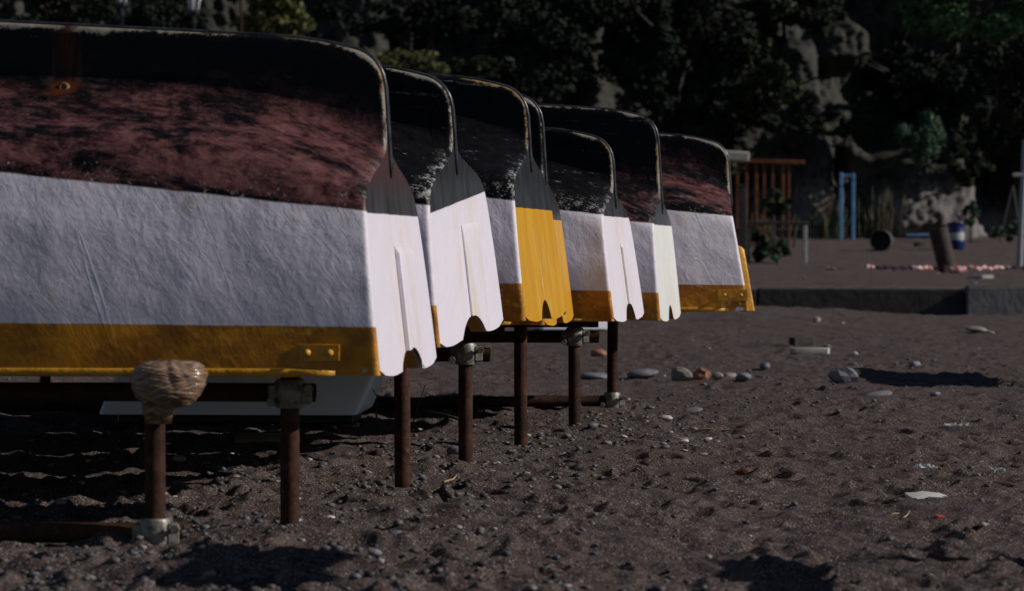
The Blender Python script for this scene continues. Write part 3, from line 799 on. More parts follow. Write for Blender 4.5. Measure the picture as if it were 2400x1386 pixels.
zones = [  # (count, u range, v range, size px, label, group)
 (46, (1020, 1340), (1010, 1130), (9, 26), 'small grey pebble scattered round the feet of the middle rack posts', 'pebbles round the middle posts'),
 (40, (1330, 1720), (985, 1060), (9, 28), 'small rounded pebble scattered in front of the farthest base clamp', 'pebbles in front of the far clamp'),
 (32, (640, 1000), (1090, 1230), (8, 26), 'small grey pebble scattered between the second and third rack posts', 'pebbles between the front posts'),
 (18, (400, 660), (1100, 1260), (9, 24), 'small grey pebble scattered between the two nearest rack posts', 'pebbles by the nearest posts'),
 (34, (0, 640), (1020, 1100), (8, 24), 'pale pebble lying in the striped shade under the boats', 'pebbles in the shade under the boats'),
 (24, (1480, 2380), (750, 960), (7, 20), 'small pale stone scattered on the sand before the low wall', 'small stones before the wall'),
 (16, (1400, 2390), (1000, 1360), (6, 16), 'tiny pebble scattered over the open sand in the right foreground', 'pebbles on the open sand'),
 (20, (1770, 2380), (600, 670), (6, 16), 'pale stone scattered on the raised sand behind the low wall', 'stones behind the wall'),
]
for (n_, (u0, u1), (v0, v1), (a_, b_), lb, gr) in zones:
    for i in range(n_):
        w = a_ + (b_ - a_) * random.random() ** 2.2
        stone(random.uniform(u0, u1), random.uniform(v0, v1), w, lb, 'pebble', random.choice(SM if random.random() < .88 else SW), 'pebble', gr, .45, random.uniform(.6, 1.))
# fine shingle: far too many to count
def shingle():
    import bmesh
    bm = bmesh.new(); bmesh.ops.create_icosphere(bm, subdivisions=1, radius=1); bm.verts.ensure_lookup_table()
    T = np.array([v.co[:] for v in bm.verts]); Ft = np.array([[v.index for v in f.verts] for f in bm.faces]); bm.free()
    N = 15000; Yp = 5.6 + 12.5 * rng.random(N * 4) ** 1.35; Xp = rng.uniform(-.21, .21, N * 4) * Yp
    line = np.interp(Yp, [6.7, 12.8, 18], [-.84, .45, 1.5])
    dens = .03 + .50 * np.exp(-((Xp - line - .05) / .75) ** 2) * sm(15, 12, Yp) + .10 * sm(-.2, .4, fbm(Xp * .8, Yp * .8, 2, 77))
    keep = rng.random(N * 4) < dens * .7; Xp = Xp[keep][:N]; Yp = Yp[keep][:N]; n = len(Xp)
    Zp = np.zeros(n)
    Zp = gh(Xp, Yp)
    r = .0028 + .010 * rng.random(n) ** 3.2
    sc = np.stack([r * rng.uniform(.8, 1.4, n), r * rng.uniform(.8, 1.4, n), r * rng.uniform(.4, .8, n)], 1)
    a = rng.uniform(0, 6.28, n); ca, sa = np.cos(a), np.sin(a)
    P = T[None] * (1 + rng.uniform(-.22, .22, (n, len(T), 1))) * sc[:, None]
    Q = P.copy(); Q[..., 0] = P[..., 0] * ca[:, None] - P[..., 1] * sa[:, None]; Q[..., 1] = P[..., 0] * sa[:, None] + P[..., 1] * ca[:, None]
    Q += np.stack([Xp, Yp, Zp + r * .2], 1)[:, None]
    Fa = (Ft[None] + (np.arange(n) * len(T))[:, None, None]).reshape(-1, 3)
    tone = np.repeat(rng.random(n) ** 1.3, len(T))
    tag(mesh('shingle', Q.reshape(-1, 3), Fa, M_grit, attrs={'tone': tone}), 'fine dark shingle and grit strewn over the sand', 'shingle', None, 'stuff')
shingle()

def slab(name, u, v, wpx, hpx, dep, mat, label, cat, rz=0., tilt=0., jag=.15, seed=1):
    """broken board or shard: an irregular outline with thickness"""
    x, y, z = on_ground(u, v); L = wpx / F * y; h = hpx / F * y
    r = random.Random(seed); n = 14; out = []
    for k in range(n):
        a = 2 * math.pi * (k + .5) / n; ca, sa = math.cos(a), math.sin(a); e = .45
        out.append((math.copysign(abs(ca) ** e, ca) * L / 2 * (1 + r.uniform(-jag, jag) * .5), math.copysign(abs(sa) ** e, sa) * dep / 2 * (1 + r.uniform(-jag, jag))))
    V = [(a, b, -h * .35) for a, b in out] + [(a, b, h * .5) for a, b in out] + [(a * .96, b * .94, h * .58) for a, b in out]
    f = [tuple(range(n - 1, -1, -1)), tuple(range(2 * n, 3 * n))]
    for q in range(2):
        for k in range(n): j = (k + 1) % n; f.append((q * n + k, q * n + j, (q + 1) * n + j, (q + 1) * n + k))
    o = auto(mesh(name, V, f, mat), 40); o.location = (x, y, z + h * .3); o.rotation_euler = (tilt, 0, rz); return tag(o, label, cat)
M_pale = simple('pale_weathered_board', (.34, .32, .29), (.46, .44, .40), 12, .8, .3, .004)
M_shard = simple('white_shard', (.46, .44, .42), (.56, .54, .52), 20, .6, .2, .003)
slab('broken_slab', 1898, 830, 92, 15, .10, M_pale, 'pale broken slab lying on the sand in front of a dark lump', 'slab', R(-3), 0, .1, 2)
slab('dark_lump', 1880, 812, 58, 22, .12, M_dkwood, 'dark charred lump just behind the pale broken slab', 'debris', 0, 0, .35, 5)
slab('flat_shard', 2172, 1170, 84, 9, .075, M_shard, 'flat white shard lying on the sand in the right foreground', 'shard', R(4), R(8), .4, 3)
slab('wooden_board', 625, 1033, 150, 12, .16, M_wood, 'yellowish wooden board on the sand behind the second rack post', 'board', R(-2), R(5), .12, 4)
slab('broken_tile', 818, 1004, 46, 14, .08, M_brick, 'dull red tile scrap in the shade beside the grey-white hull', 'tile', 0, 0, .2, 6)
slab('white_scrap', 770, 1004, 40, 8, .06, M_shard, 'white scrap on the sand left of the dull red tile scrap', 'scrap', 0, R(15), .3, 8)
slab('flat_driftwood', 2300, 652, 46, 8, .3, M_pale, 'flat bleached driftwood on the sand right of the tilted rusty pipe', 'driftwood', .4, 0, .3, 9)
# rusty lump and dry seed head
x, y, z = on_ground(1748, 1115)
o = blob('rusty_lump', (0, 0, 0), (.030, .03, .014), simple('orange_brown_rust', (.09, .035, .015), (.20, .09, .04), 60, .9, .6, .004), None, 8, 24, 16, .35, 3.2); o.location = (x, y, z + .006); tag(o, 'rusty orange-brown lump half buried in the open sand', 'lump')
M_straw = simple('dry_straw', (.30, .20, .09), (.48, .34, .17), 30, .8)
x, y, z = on_ground(1005, 1222); mb = MB(); r_ = random.Random(3)
for k in range(46):
    a = r_.uniform(0, 6.28); l = r_.uniform(.012, .026); e = r_.uniform(.1, 1.2)
    mb.tube([(0, 0, .004), (math.cos(a) * l * math.cos(e) * .6, math.sin(a) * l * math.cos(e) * .6, .006 + l * math.sin(e) * .6), (math.cos(a) * l * math.cos(e), math.sin(a) * l * math.cos(e), .004 + l * math.sin(e) * .8)], [.0013, .001, .0004], 4)
o = mb.build('dry_seed_head', M_straw, None, True); o.location = (x, y, z); tag(o, 'straw-coloured dry seed head on the sand in front of the rack', 'seed head')
# twigs
def twig(pts, r, mat, label, name='twig'):
    P = [Vector(p) for p in pts]; mb = MB(); n = len(P)
    mb.tube(P, [r * (1 - .6 * i / (n - 1)) for i in range(n)], 7, True, .12); return tag(mb.build(name, mat, None, True), label, 'twig')
def gpt(u, v, dz=.0):
    x, y, z = on_ground(u, v); return Vector((x, y, z + dz))
twig([gpt(1622, 1017, .006), gpt(1655, 1014, .012), gpt(1700, 1012, .010), gpt(1748, 1016, .006)], .006, M_straw, 'long thin tan twig lying flat on the sand right of the rack')
b0 = on_ground(884, 1005); twig([(b0[0], b0[1], b0[2] - .02), (b0[0] - .004, b0[1], .07), (b0[0] + .002, b0[1], .12), (b0[0] - .03, b0[1], .17)], .004, M_dkwood, 'thin dry stalk standing up beside the grey-white hull')
b0 = on_ground(968, 1000); twig([(b0[0] - .01, b0[1], b0[2] - .02), (b0[0] + .015, b0[1], .07), (b0[0] + .05, b0[1], .165)], .0035, M_dkwood, 'thin slanting stalk standing between the second and third posts')
twig([gpt(985, 985, .03), gpt(1050, 990, .02), gpt(1100, 1004, .012)], .008, M_dkwood, 'dark bent stick lying behind the third and fourth rack posts')
twig([gpt(1040, 1135, .004), gpt(1062, 1128, .010), gpt(1075, 1118, .006)], .004, M_straw, 'short pale curled straw lying among the pebbles in front of the posts')
for k, (u, v, du, dv, lb) in enumerate([(2100, 1040, 10, -6, 'short yellow straw on the sand in the middle right'), (1985, 1152, 16, 2, 'yellow straw scrap in the right foreground left of the white shard'), (2085, 1205, 24, -6, 'pale straw scrap below the white shard'), (2215, 1090, 16, 14, 'bent yellow straw above the white shard'), (2118, 1222, 16, -14, 'slanting straw on the sand at lower right')]):
    twig([gpt(u, v, .004), gpt(u + du * .5, v + dv * .5, .010), gpt(u + du, v + dv, .004)], .0028, M_straw, lb, 'straw')
# clear crumpled plastic scraps
k = NM('clear_plastic', .12, .8); k.b.inputs['Alpha'].default_value = .5; M_plast = k.out((.55, .55, .57), .15, k.bump(k.noise(40, 3), 1., .02))
def crumple(u, v, w, seed, label):
    x, y, z = on_ground(u, v); L = w / F * y; n = 12; V = []
    for i in range(n):
        for j in range(n):
            a, b = i / (n - 1) - .5, j / (n - 1) - .5
            V.append((a * L, b * .05, .006 + .012 * float(fbm(np.array([a * 7 + seed]), np.array([b * 5.]), 2, seed)[0]) * 1.6))
    V = np.array(V); o = mesh('plastic_wrapper', V, grid_faces(n, n), M_plast, None, False); md = o.modifiers.new('thick', 'SOLIDIFY'); md.thickness = .0012
    o.location = (x, y, z + .004); tag(o, label, 'wrapper')
crumple(2242, 1003, 58, 1, 'crumpled clear plastic wrapper at the right, above the white shard')
crumple(2170, 1108, 52, 2, 'twisted pale plastic scrap lying in the right foreground')
crumple(2338, 1114, 36, 3, 'small clear plastic scrap near the right edge')
crumple(1608, 1030, 36, 4, 'crumpled clear plastic scrap left of the tan twig')
k = NM('red_plastic', .5); M_red = k.out((.38, .05, .04))
slab('red_scrap', 2205, 1214, 20, 7, .03, M_red, 'tiny red plastic scrap below the white shard', 'scrap', .4, .2, .3, 12)

# ------------------------------------------------------------------ low wall across the beach
WY = 31.62
t = thing('low_concrete_wall', (1., WY, 0), 'long dark low concrete kerb wall across the beach behind the boats', 'wall')
for (x0, x1) in ((-9., -4.6), (-4.57, -.2), (-.17, 2.72), (2.74, 5.03)):
    m = MB(); m.box(((x0 + x1) / 2 - 1., .11, .06), (x1 - x0, .2, .47), None, 1, .012); auto(m.build('wall_block', M_conc, t), 40)
    m = MB(); m.box(((x0 + x1) / 2 - 1., .11, .300), (x1 - x0 - .02, .185, .012), None, 1, .005); auto(m.build('sunlit_sand_cap', M_sunlit_dust, t), 40)  # sand cap, kept pale to paint in the sunlit top edge
t = thing('end_concrete_block', (7., WY - .12, 0), 'paler and slightly taller concrete block at the right end of the low wall', 'wall')
m = MB(); m.box((.35, .14, .07), (4.6, .25, .50), None, 1, .012); auto(m.build('wall_block', M_conc2, t), 40)
m = MB(); m.box((.35, .14, .325), (4.58, .23, .012), None, 1, .005); auto(m.build('sunlit_sand_cap', M_sunlit_dust, t), 40)

# ------------------------------------------------------------------ things on the raised sand
def pos(u, Y): x = (u - 1200) / F * Y; return x, Y, gh1(x, Y)
# tilted rusty pipe with barrier tape
x, y, z = pos(2224, 44.2); t = thing('tilted_rusty_pipe', (x, y, z), 'short wide rusty pipe stuck in the sand leaning left, tape at its foot', 'pipe')
m = MB(); m.pipe((.03, 0, -.15), (-.17, .02, .68), .148, .012, 28, 8); M_pipe = simple('dark_rusty_pipe', (.022, .014, .012), (.062, .038, .032), 9, .8); auto(m.build('pipe_body', M_pipe, t), 40)
m = MB(); m.pipe((-.155, .018, .62), (-.168, .02, .675), .154, .012, 28, 1); auto(m.build('pipe_rim', M_pipe, t), 40)
def barrier_mat():
    k = NM('red_white_barrier_tape', .4)
    x, y, z = k.sep(); s = k.math('FRACT', k.math('MULTIPLY', k.math('ADD', x, k.math('MULTIPLY', z, .5)), 9.))
    return k.out(k.mix(k.step(s, .48, .52), (.40, .045, .038), (.48, .44, .43)))
mb = MB(); prev = None; r_ = random.Random(5); V = []; n = 110
for i in range(n):
    u = 2032 + (2560 - 2032) * i / (n - 1); Yt = 44.0 + .25 * math.sin(i * .21) - .55 * math.exp(-((u - 2235) / 22) ** 2); x = (u - 1200) / F * Yt
    zc = gh1(x, Yt) + .085 + .008 * math.sin(i * .9) + .012 * r_.uniform(-1, 1); tw = 1.4 + .4 * math.sin(i * .33) + r_.uniform(-.25, .25)
    V += [(x, Yt - 0.03 * math.cos(tw), zc - .03 * math.sin(tw)), (x, Yt + .03 * math.cos(tw), zc + .03 * math.sin(tw))]
f = [(2 * i, 2 * i + 1, 2 * i + 3, 2 * i + 2) for i in range(n - 1)]
M_bar = barrier_mat()
o = mesh('barrier_tape', V, f, M_bar, None, True); md = o.modifiers.new('thick', 'SOLIDIFY'); md.thickness = .003
tag(o, 'long red and white barrier tape trailing along the sand past the tilted pipe', 'tape')
x, y, z = pos(2228, 43.6)
for k_, (du, sz) in enumerate(((-20, .05), (24, .07))):
    pass
o = blob('tape_knot', (0, 0, 0), (.16, .06, .055), M_bar, None, 12, 30, 20, .5, 3.); o.location = (x + .06, y - .1, z + .04); tag(o, 'bunched red and white barrier tape heaped at the foot of the tilted pipe', 'tape')
# drums
def drum(x, y, z, r, h, label, mats, rot=(0, 0, 0), band=True, openend=False):
    t = thing('drum', (x, y, z), label, 'drum', None, rot)
    pr = [(0 if not openend else r * .93, 0), (r * .98, 0), (r, .012 * h), (r, .31 * h), (r * 1.03, .33 * h), (r, .35 * h), (r, .64 * h), (r * 1.03, .66 * h), (r, .68 * h), (r, .975 * h), (r * 1.02, .985 * h), (r * 1.0, h)]
    pr += [(r * .93, h), (r * .93, .955 * h), (0, .95 * h)] if not openend else [(r * .94, h), (r * .94, .05 * h), (0, .04 * h)]
    m = MB(); m.lathe(pr, 32); auto(m.build('drum_body', mats[0], t), 40)
    if band: m = MB(); m.lathe([(r * 1.004, .37 * h), (r * 1.012, .372 * h), (r * 1.012, .625 * h), (r * 1.004, .63 * h)], 32); auto(m.build('drum_label', mats[1], t), 40)
    return t
x, y, z = pos(2240, 58.3); drum(x, y, z - .01, .175, .57, 'upright blue plastic drum with a white band near the cliff', (M_dkblue, M_label))
x, y, z = pos(2066, 58.); drum(x - .02, y - .3, z + .19, .215, .6, 'black drum lying on its side with its open end towards the beach', (simple('sooty_drum', (.05, .048, .046), (.11, .105, .10), 8, .6), None), (R(90), 0, R(-11)), False, True)
# blue frame, blue plank and pale chunk
x, y, z = pos(1986, 70.); t = thing('blue_framework', (x, y, z - .05), 'narrow sky-blue upright gateway standing against the cliff foot', 'framework')  # unidentified blue structure of two uprights and a crossbar
for sx, lb in ((-.155, 1.72), (.14, 1.70)):
    m = MB(); m.box((sx, 0, lb / 2), (.085 if sx < 0 else .075, .09, lb), None, 1, .008); auto(m.build('upright', M_blue, t), 40)
m = MB(); m.box((-.005, .0, 1.64), (.20, .06, .07), None, 1, .006); auto(m.build('crossbar', M_blue, t), 40)
m = MB(); m.box((-.02, .0, 1.52), (.09, .06, .10), None, 1, .01); auto(m.build('hook', M_label, t), 40)
x, y, z = pos(2157, 61.); m = MB(); m.box((0, 0, .0), (.62, .12, .055), Matrix.Rotation(R(-1), 3, 'Y'), 1, .008); o = auto(m.build('blue_plank', M_blue), 40); o.location = (x, y, at(2157, 551, 61).z); tag(o, 'pale blue plank lying behind the tilted pipe', 'plank')
for dx in (-.22, .22):
    pass
m = MB(); m.box((0, 0, .12), (.11, .1, .27), Matrix.Rotation(.15, 3, 'Y'), .7, .02); o = auto(m.build('stone_chunk', M_label), 40); x, y, z = pos(2192, 64); o.location = (x, y, z - .02); tag(o, 'small pale upright stone chunk between the pipe and the blue drum', 'stone')
blk = MB(); blk.box((0, 0, 0), (.3, .25, .16), None, .85, .03); o = auto(blk.build('rubble', M_conc), 40); x, y, z = pos(2157, 61.2); o.location = (x, y, z + .02); tag(o, 'grey rubble block under the pale blue plank', 'rubble')
# grey pole with a stay at the right edge
x, y, z = pos(2388, 47.); t = thing('grey_pole', (x, y, z), 'blue-grey metal pole standing at the right edge, cut by the frame', 'pole')
m = MB(); m.tube([(0, 0, -.2), (.03, 0, .6), (.10, 0, 2.1)], .05, 16); auto(m.build('pole_shaft', simple('grey_metal_paint', (.22, .23, .26), (.30, .31, .34), 8, .5), t), 40)
m = MB(); m.box((.0, 0, 1.52), (.22, .1, .06), None, 1, .01); auto(m.build('bracket', M_pale, t), 40)
x, y, z = pos(2340, 68.); m = MB(); m.tube([(0, 0, -.1), (.35, .1, 1.3)], .022, 8); m.tube([(.55, 0, -.1), (.36, .1, 1.3)], .022, 8); o = auto(m.build('trestle', simple('grey_steel', (.035, .038, .045), (.06, .065, .075), 8, .5)), 40); o.location = (x, y, z); tag(o, 'thin grey A-shaped trestle in the dark recess at the right', 'trestle')
# rusty orange gate with a slab roof
gx, gy, gz = pos(1790, 62.); t = thing('rusty_bar_fence', (gx, gy, gz), 'fence of rusty orange upright bars under an orange rail by the cliff', 'fence')
s_ = 62. / F
for k, u in enumerate((1706, 1727, 1749, 1772, 1790, 1810, 1834, 1848)):
    m = MB(); xx = (u - 1790) * s_; m.box((xx, 0, .87), (.052 if k % 3 else .062, .06, 1.88), Matrix.Rotation(random.uniform(-.012, .012), 3, 'Y'), 1, .006); auto(m.build('bar', M_orange, t), 40)
m = MB(); m.box(((1808 - 1790) * s_, -.0, 1.83), (1.42, .13, .085), Matrix.Rotation(R(1.5), 3, 'Y'), 1, .01); auto(m.build('top_rail', M_orange, t), 40)
m = MB(); m.box(((1790 - 1790) * s_, -.02, .35), (1.75, .05, .06), None, 1, .006); auto(m.build('bottom_rail', M_dkwood, t), 40)
x, y, z = pos(1700, 61.); m = MB(); m.box((0, 0, 0), (.95, .9, .20), Matrix.Rotation(R(4), 3, 'Y'), 1, .02)
o = auto(m.build('roof_slab', simple('cream_slab', (.36, .33, .26), (.48, .44, .36), 4, .8)), 40); o.location = (at(1700, 366, 61.)); tag(o, 'cream roof slab end resting on the rusty bar fence', 'slab')
# back wall behind the fence so it reads as a hut front
# dark post and trestle table in front of it
x, y, z = pos(1740, 50.); t = thing('dark_post', (x, y, z), 'dark square timber post behind the farthest boat', 'post'); m = MB(); m.box((0, 0, .62), (.145, .14, 1.5), None, 1, .01); auto(m.build('post_shaft', M_dkwood, t), 40)
m = MB(); m.box((0, 0, 1.38), (.16, .16, .03), None, 1, .006); auto(m.build('post_cap', M_dkwood, t), 40)
x, y, z = pos(1820, 50.4); t = thing('timber_railing', (x, y, z), 'low dark timber railing with one pale leg beside the dark post', 'railing')
m = MB(); m.box((.0, 0, .72), (1.12, .09, .07), None, 1, .008); auto(m.build('rail', M_dkwood, t), 40)
m = MB(); m.box((.505, 0, .33), (.065, .07, .76), None, 1, .008); auto(m.build('leg', M_pale, t), 40)
m = MB(); m.box((-.5, 0, .33), (.065, .07, .76), None, 1, .008); auto(m.build('leg', M_dkwood, t), 40)
# lanterns at top left
def lantern(u, vbot, Y, label):
    x, y, z = pos(u, Y); zb = at(u, vbot, Y).z - z; s = 1.
    t = thing('street_lamp', (x, y, z), label, 'street lamp', 'lantern street lamps at the top left')
    m = MB(); m.lathe([(.11, 0), (.11, .25), (.06, .32), (.042, .6), (.035, zb - .18), (.05, zb - .16), (.05, zb - .12), (.03, zb - .1), (.035, zb - .02), (.07, zb)], 14); auto(m.build('pole', M_black, t), 40)
    G = NM('frosted_lantern_glass', .35, .5); mg = G.out((.50, .50, .56))
    def pr(w0, w1, z0, z1, name, mat):
        V = []
        for (w, zz) in ((w0, z0), (w1, z1)):
            for k in range(6): a = math.pi / 3 * k + .3; V.append((w * math.cos(a), w * math.sin(a), zz))
        f = [(0, 1, 2, 3, 4, 5)[::-1], (6, 7, 8, 9, 10, 11)] + [(k, (k + 1) % 6, 6 + (k + 1) % 6, 6 + k) for k in range(6)]
        return mesh(name, V, f, mat, t, False)
    pr(.085, .185, zb + .08, zb + .52, 'glass', mg)
    m = MB(); m.lathe([(.07, zb), (.095, zb + .03), (.09, zb + .08)], 6)
    for k in range(6):
        a = math.pi / 3 * k + .3; m.tube([(.088 * math.cos(a), .088 * math.sin(a), zb + .06), (.19 * math.cos(a), .19 * math.sin(a), zb + .53)], .012, 6)
    m.lathe([(.20, zb + .52), (.21, zb + .55), (.12, zb + .68), (.03, zb + .78), (0, zb + .84)], 6)
    auto(m.build('lantern_frame', M_black, t), 30)
lantern(286, 18, 50., 'left lantern of the two at the top left, only its lower panes in the frame')
lantern(455, 36, 49., 'right lantern of the two at the top left, hanging lower in the frame')
x, y, z = pos(566, 60.); t = thing('rusty_rod', (x, y, z), 'thin rusty upright rod against the foliage at the top left', 'rod'); m = MB(); m.tube([(0, 0, -.2), (0, 0, 7.)], .03, 8); auto(m.build('rod_shaft', M_rust, t), 40)
m = MB(); m.lathe([(0, 5.62), (.05, 5.6), (.06, 5.54), (.05, 5.48), (0, 5.46)], 12); auto(m.build('rod_collar', M_orange, t), 40)

# ------------------------------------------------------------------ cliff
def cliffY(X, Z):
    X = np.asarray(X, float); Z = np.asarray(Z, float)
    Y = 76.5 + .42 * Z - .035 * X
    Y = Y - 1.9 * (fbm(X * .16 + 3, Z * .10, 3, 51)) * 1.4
    rdg = 1 - np.abs(fbm(X * .45, Z * .18 + 5, 3, 61)) * 2.2
    Y = Y - .95 * rdg - .60 * fbm(X * 1.2, Z * .5, 3, 71) - .42 * fbm(X * 3.1, Z * 1.8, 3, 81) - .14 * fbm(X * 9, Z * 6, 2, 91)
    def bump(u, v, ru, rv, d, p=2.):
        xc, zc = (u - 1200) / 89., CAMZ + (HZ - v) / 89.
        return d * np.exp(-np.abs((X - xc) / (ru / 89.)) ** p - np.abs((Z - zc) / (rv / 89.)) ** p)
    Y = Y  - bump(2120, 540, 60, 60, 1.0) - bump(1915, 480, 32, 190, .9, 3) - bump(1890, 170, 26, 110, .9) - bump(2010, 95, 60, 70, .8) - bump(1980, 245, 70, 40, 1.1)
    def face(u, v, ru, rv, y0, sx, sz, p=5):
        xc, zc = (u - 1200) / 89., CAMZ + (HZ - v) / 89.
        wob = .35 * fbm(X * .9 + u, Z * .9, 3, 131)
        M = np.exp(-np.abs((X - xc) / (ru / 89.) + wob) ** p - np.abs((Z - zc) / (rv / 89.) + wob) ** p)
        return M, y0 + sx * (X - xc) + sz * (Z - zc) - .55 * np.abs(fbm(X * 1.1 + 9, Z * .9, 3, 123)) - .26 * np.abs(fbm(X * 3.2 + 9, Z * 2.6, 3, 127)) - .10 * fbm(X * 9, Z * 7, 2, 129)
    for a in ((2180, 480, 135, 125, 73.6, .46, .30), (1985, 500, 75, 80, 74.3, .30, .25), (1910, 430, 50, 150, 74.2, .40, .12), (1760, 330, 130, 130, 75.4, .16, .22), (1900, 175, 40, 100, 76.3, .50, .3), (2010, 90, 70, 55, 77.2, .35, .4)):
        M, yy = face(*a); Y = Y * (1 - M) + M * yy
    Y = Y + bump(2360, 430, 60, 130, 3.2) + bump(2120, 210, 110, 70, 2.2) + bump(1990, 420, 30, 110, 1.2)
    return Y
def build_cliff():
    xs = np.concatenate([np.linspace(-60, -14.3, 50), np.linspace(-14.2, 16, 430), np.linspace(16.2, 75, 60)]); zs = np.concatenate([np.linspace(-1, 8.4, 150), np.linspace(8.6, 20, 30)])
    Z, X = np.meshgrid(zs, xs, indexing='ij'); Y = cliffY(X, Z)
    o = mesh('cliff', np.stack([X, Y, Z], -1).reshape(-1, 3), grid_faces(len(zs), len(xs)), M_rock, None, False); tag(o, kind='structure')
build_cliff()

# ------------------------------------------------------------------ trees and shrubs
def leaves(n, rad, leaf, seed, squash=1., clumps=22, hollow=.35):
    r = np.random.default_rng(seed)
    cd = r.normal(size=(clumps, 3)); cd /= np.linalg.norm(cd, axis=1)[:, None]; cr = hollow + (1 - hollow) * r.random(clumps) ** .6
    cc = cd * cr[:, None]; cs = r.uniform(.16, .36, clumps)
    k = r.integers(0, clumps, n); d = r.normal(size=(n, 3)); d /= np.linalg.norm(d, axis=1)[:, None]
    P = cc[k] + d * (cs[k] * r.random(n) ** .45)[:, None]
    P = P * np.array(rad)
    nrm = d + r.normal(size=(n, 3)) * .7 + np.array([0, 0, .3]); nrm /= np.linalg.norm(nrm, axis=1)[:, None]
    a = np.cross(nrm, r.normal(size=(n, 3))); a /= np.linalg.norm(a, axis=1)[:, None]; b = np.cross(nrm, a)
    L = leaf * r.uniform(.6, 1.4, n)[:, None]; w = L * r.uniform(.35, .6, n)[:, None]
    V = np.stack([P - a * L, P + b * w, P + a * L, P - b * w], 1).reshape(-1, 3)
    tone = np.repeat(np.clip(r.normal(.45, .22, n) + (r.random(clumps)[k] - .5) * .4, 0, 1), 4)
    return V, np.arange(n * 4).reshape(-1, 4), tone
ML = {'dark': leaf_mat('dark_evergreen_leaf', (.005, .008, .006), (.017, .027, .017)), 'mid': leaf_mat('olive_leaf', (.010, .016, .008), (.046, .062, .028)),
      'green': leaf_mat('fresh_green_leaf', (.028, .056, .032), (.095, .165, .090)), 'yel': leaf_mat('sunlit_yellow_green_leaf', (.03, .038, .012), (.15, .15, .055)), 'dry': leaf_mat('dry_brown_leaf', (.035, .024, .014), (.12, .08, .045))}
M_bark = simple('bark', (.03, .024, .02), (.085, .068, .055), 8, .9, .6, .02)
def tree(u, v, ru, rv, Y, kind, n, label, name='tree', cat='tree', leaf=.10, seed=0, group=None, clumps=24, root=True):
    c = at(u, v, Y); s = Y / F; rx, rz = ru * s, rv * s; ry = (rx + rz) / 2
    gz = gh1(c.x, Y) if Y < 76 else c.z - rz
    # foot of the trunk: on the ground, or on the cliff face behind
    foot = Vector((c.x, Y, gz)); 
    if c.z - rz - gz > 1.2: 
        zz = c.z - rz * .7; foot = Vector((c.x + .2, float(cliffY(np.array([c.x + .2]), np.array([zz]))[0]) + .2, zz))
    t = thing(name, foot, label, cat, group)
    V, f, tone = leaves(n, (rx, ry, rz), leaf, seed, clumps=clumps)
    mesh('crown' if cat == 'tree' else 'foliage', V + np.array(c - foot), f, ML[kind], t, False, attrs={'tone': tone})
    mb = MB(); top = c - foot; r_ = random.Random(seed); rb = max(.03, rx * .06)
    mid = top * .55 + Vector((r_.uniform(-.1, .1) * rx, -.05, 0))
    mb.tube([Vector((0, 0, -.15)), mid * .5, mid, top], [rb, rb * .85, rb * .65, rb * .3], 9)
    for k in range(6):
        a = 6.28 * k / 6 + r_.random(); e = Vector((math.cos(a) * rx * .75, math.sin(a) * ry * .75, rz * r_.uniform(-.1, .7)))
        mb.tube([mid + (top - mid) * r_.uniform(0, .7), top + e * .5, top + e], [rb * .4, rb * .25, rb * .1], 6)
    mb.build('trunk' if cat == 'tree' else 'stem', M_bark, t, True)
    return t
ML['bright'] = leaf_mat('bright_green_leaf', (.03, .065, .028), (.13, .24, .10))
T = [
 (1300, 110, 190, 165, 73, 'dark', 9000, 'dark evergreen tree hanging on the cliff above the middle boats', 'tree'),
 (1590, 120, 170, 170, 73.5, 'dark', 9000, 'dark evergreen tree on the cliff above the tall red-bottomed boat', 'tree'),
 (1470, 10, 200, 90, 74.5, 'dark', 6000, 'dark tree crown at the top edge between the two dark evergreens', 'tree'),
 (1770, 190, 100, 110, 74, 'mid', 4500, 'olive-green shrubby tree left of the pale rock streak', 'tree'),
 (2290, 20, 180, 85, 71, 'bright', 8000, 'bright green tree crown at the top right corner', 'tree'),
 (2170, 5, 80, 60, 72.5, 'bright', 3000, 'green leafy crown at the top edge left of the bright corner tree', 'tree'),
 (2335, 210, 150, 150, 73.5, 'dark', 8000, 'very dark tree filling the right edge below the bright corner tree', 'tree'),
 (2120, 190, 140, 95, 75, 'dark', 6000, 'very dark mass of tree on the cliff above the round green bush', 'tree'),
 (1850, 20, 130, 60, 75, 'mid', 4500, 'olive tree crown at the top edge right of centre', 'tree'),
 (110, 10, 190, 80, 70, 'mid', 6000, 'olive tree crown at the top left corner behind the nearest boat', 'tree'),
 (370, 60, 130, 80, 72, 'dark', 5000, 'dark tree crown behind the two lanterns', 'tree'),
 (650, 30, 95, 75, 69, 'yel', 2600, 'yellow-green leafy tree right of the rusty rod', 'tree'),
 (1010, 40, 150, 70, 76, 'dark', 5000, 'dark tree crown at the top edge above the second boat', 'tree'),
]
for i, (u, v, ru, rv, Y, kd, n, lb, nm) in enumerate(T):
    tree(u, v, ru, rv, Y, kd, n, lb, seed=100 + i, leaf=.085 if kd != 'yel' else .11)
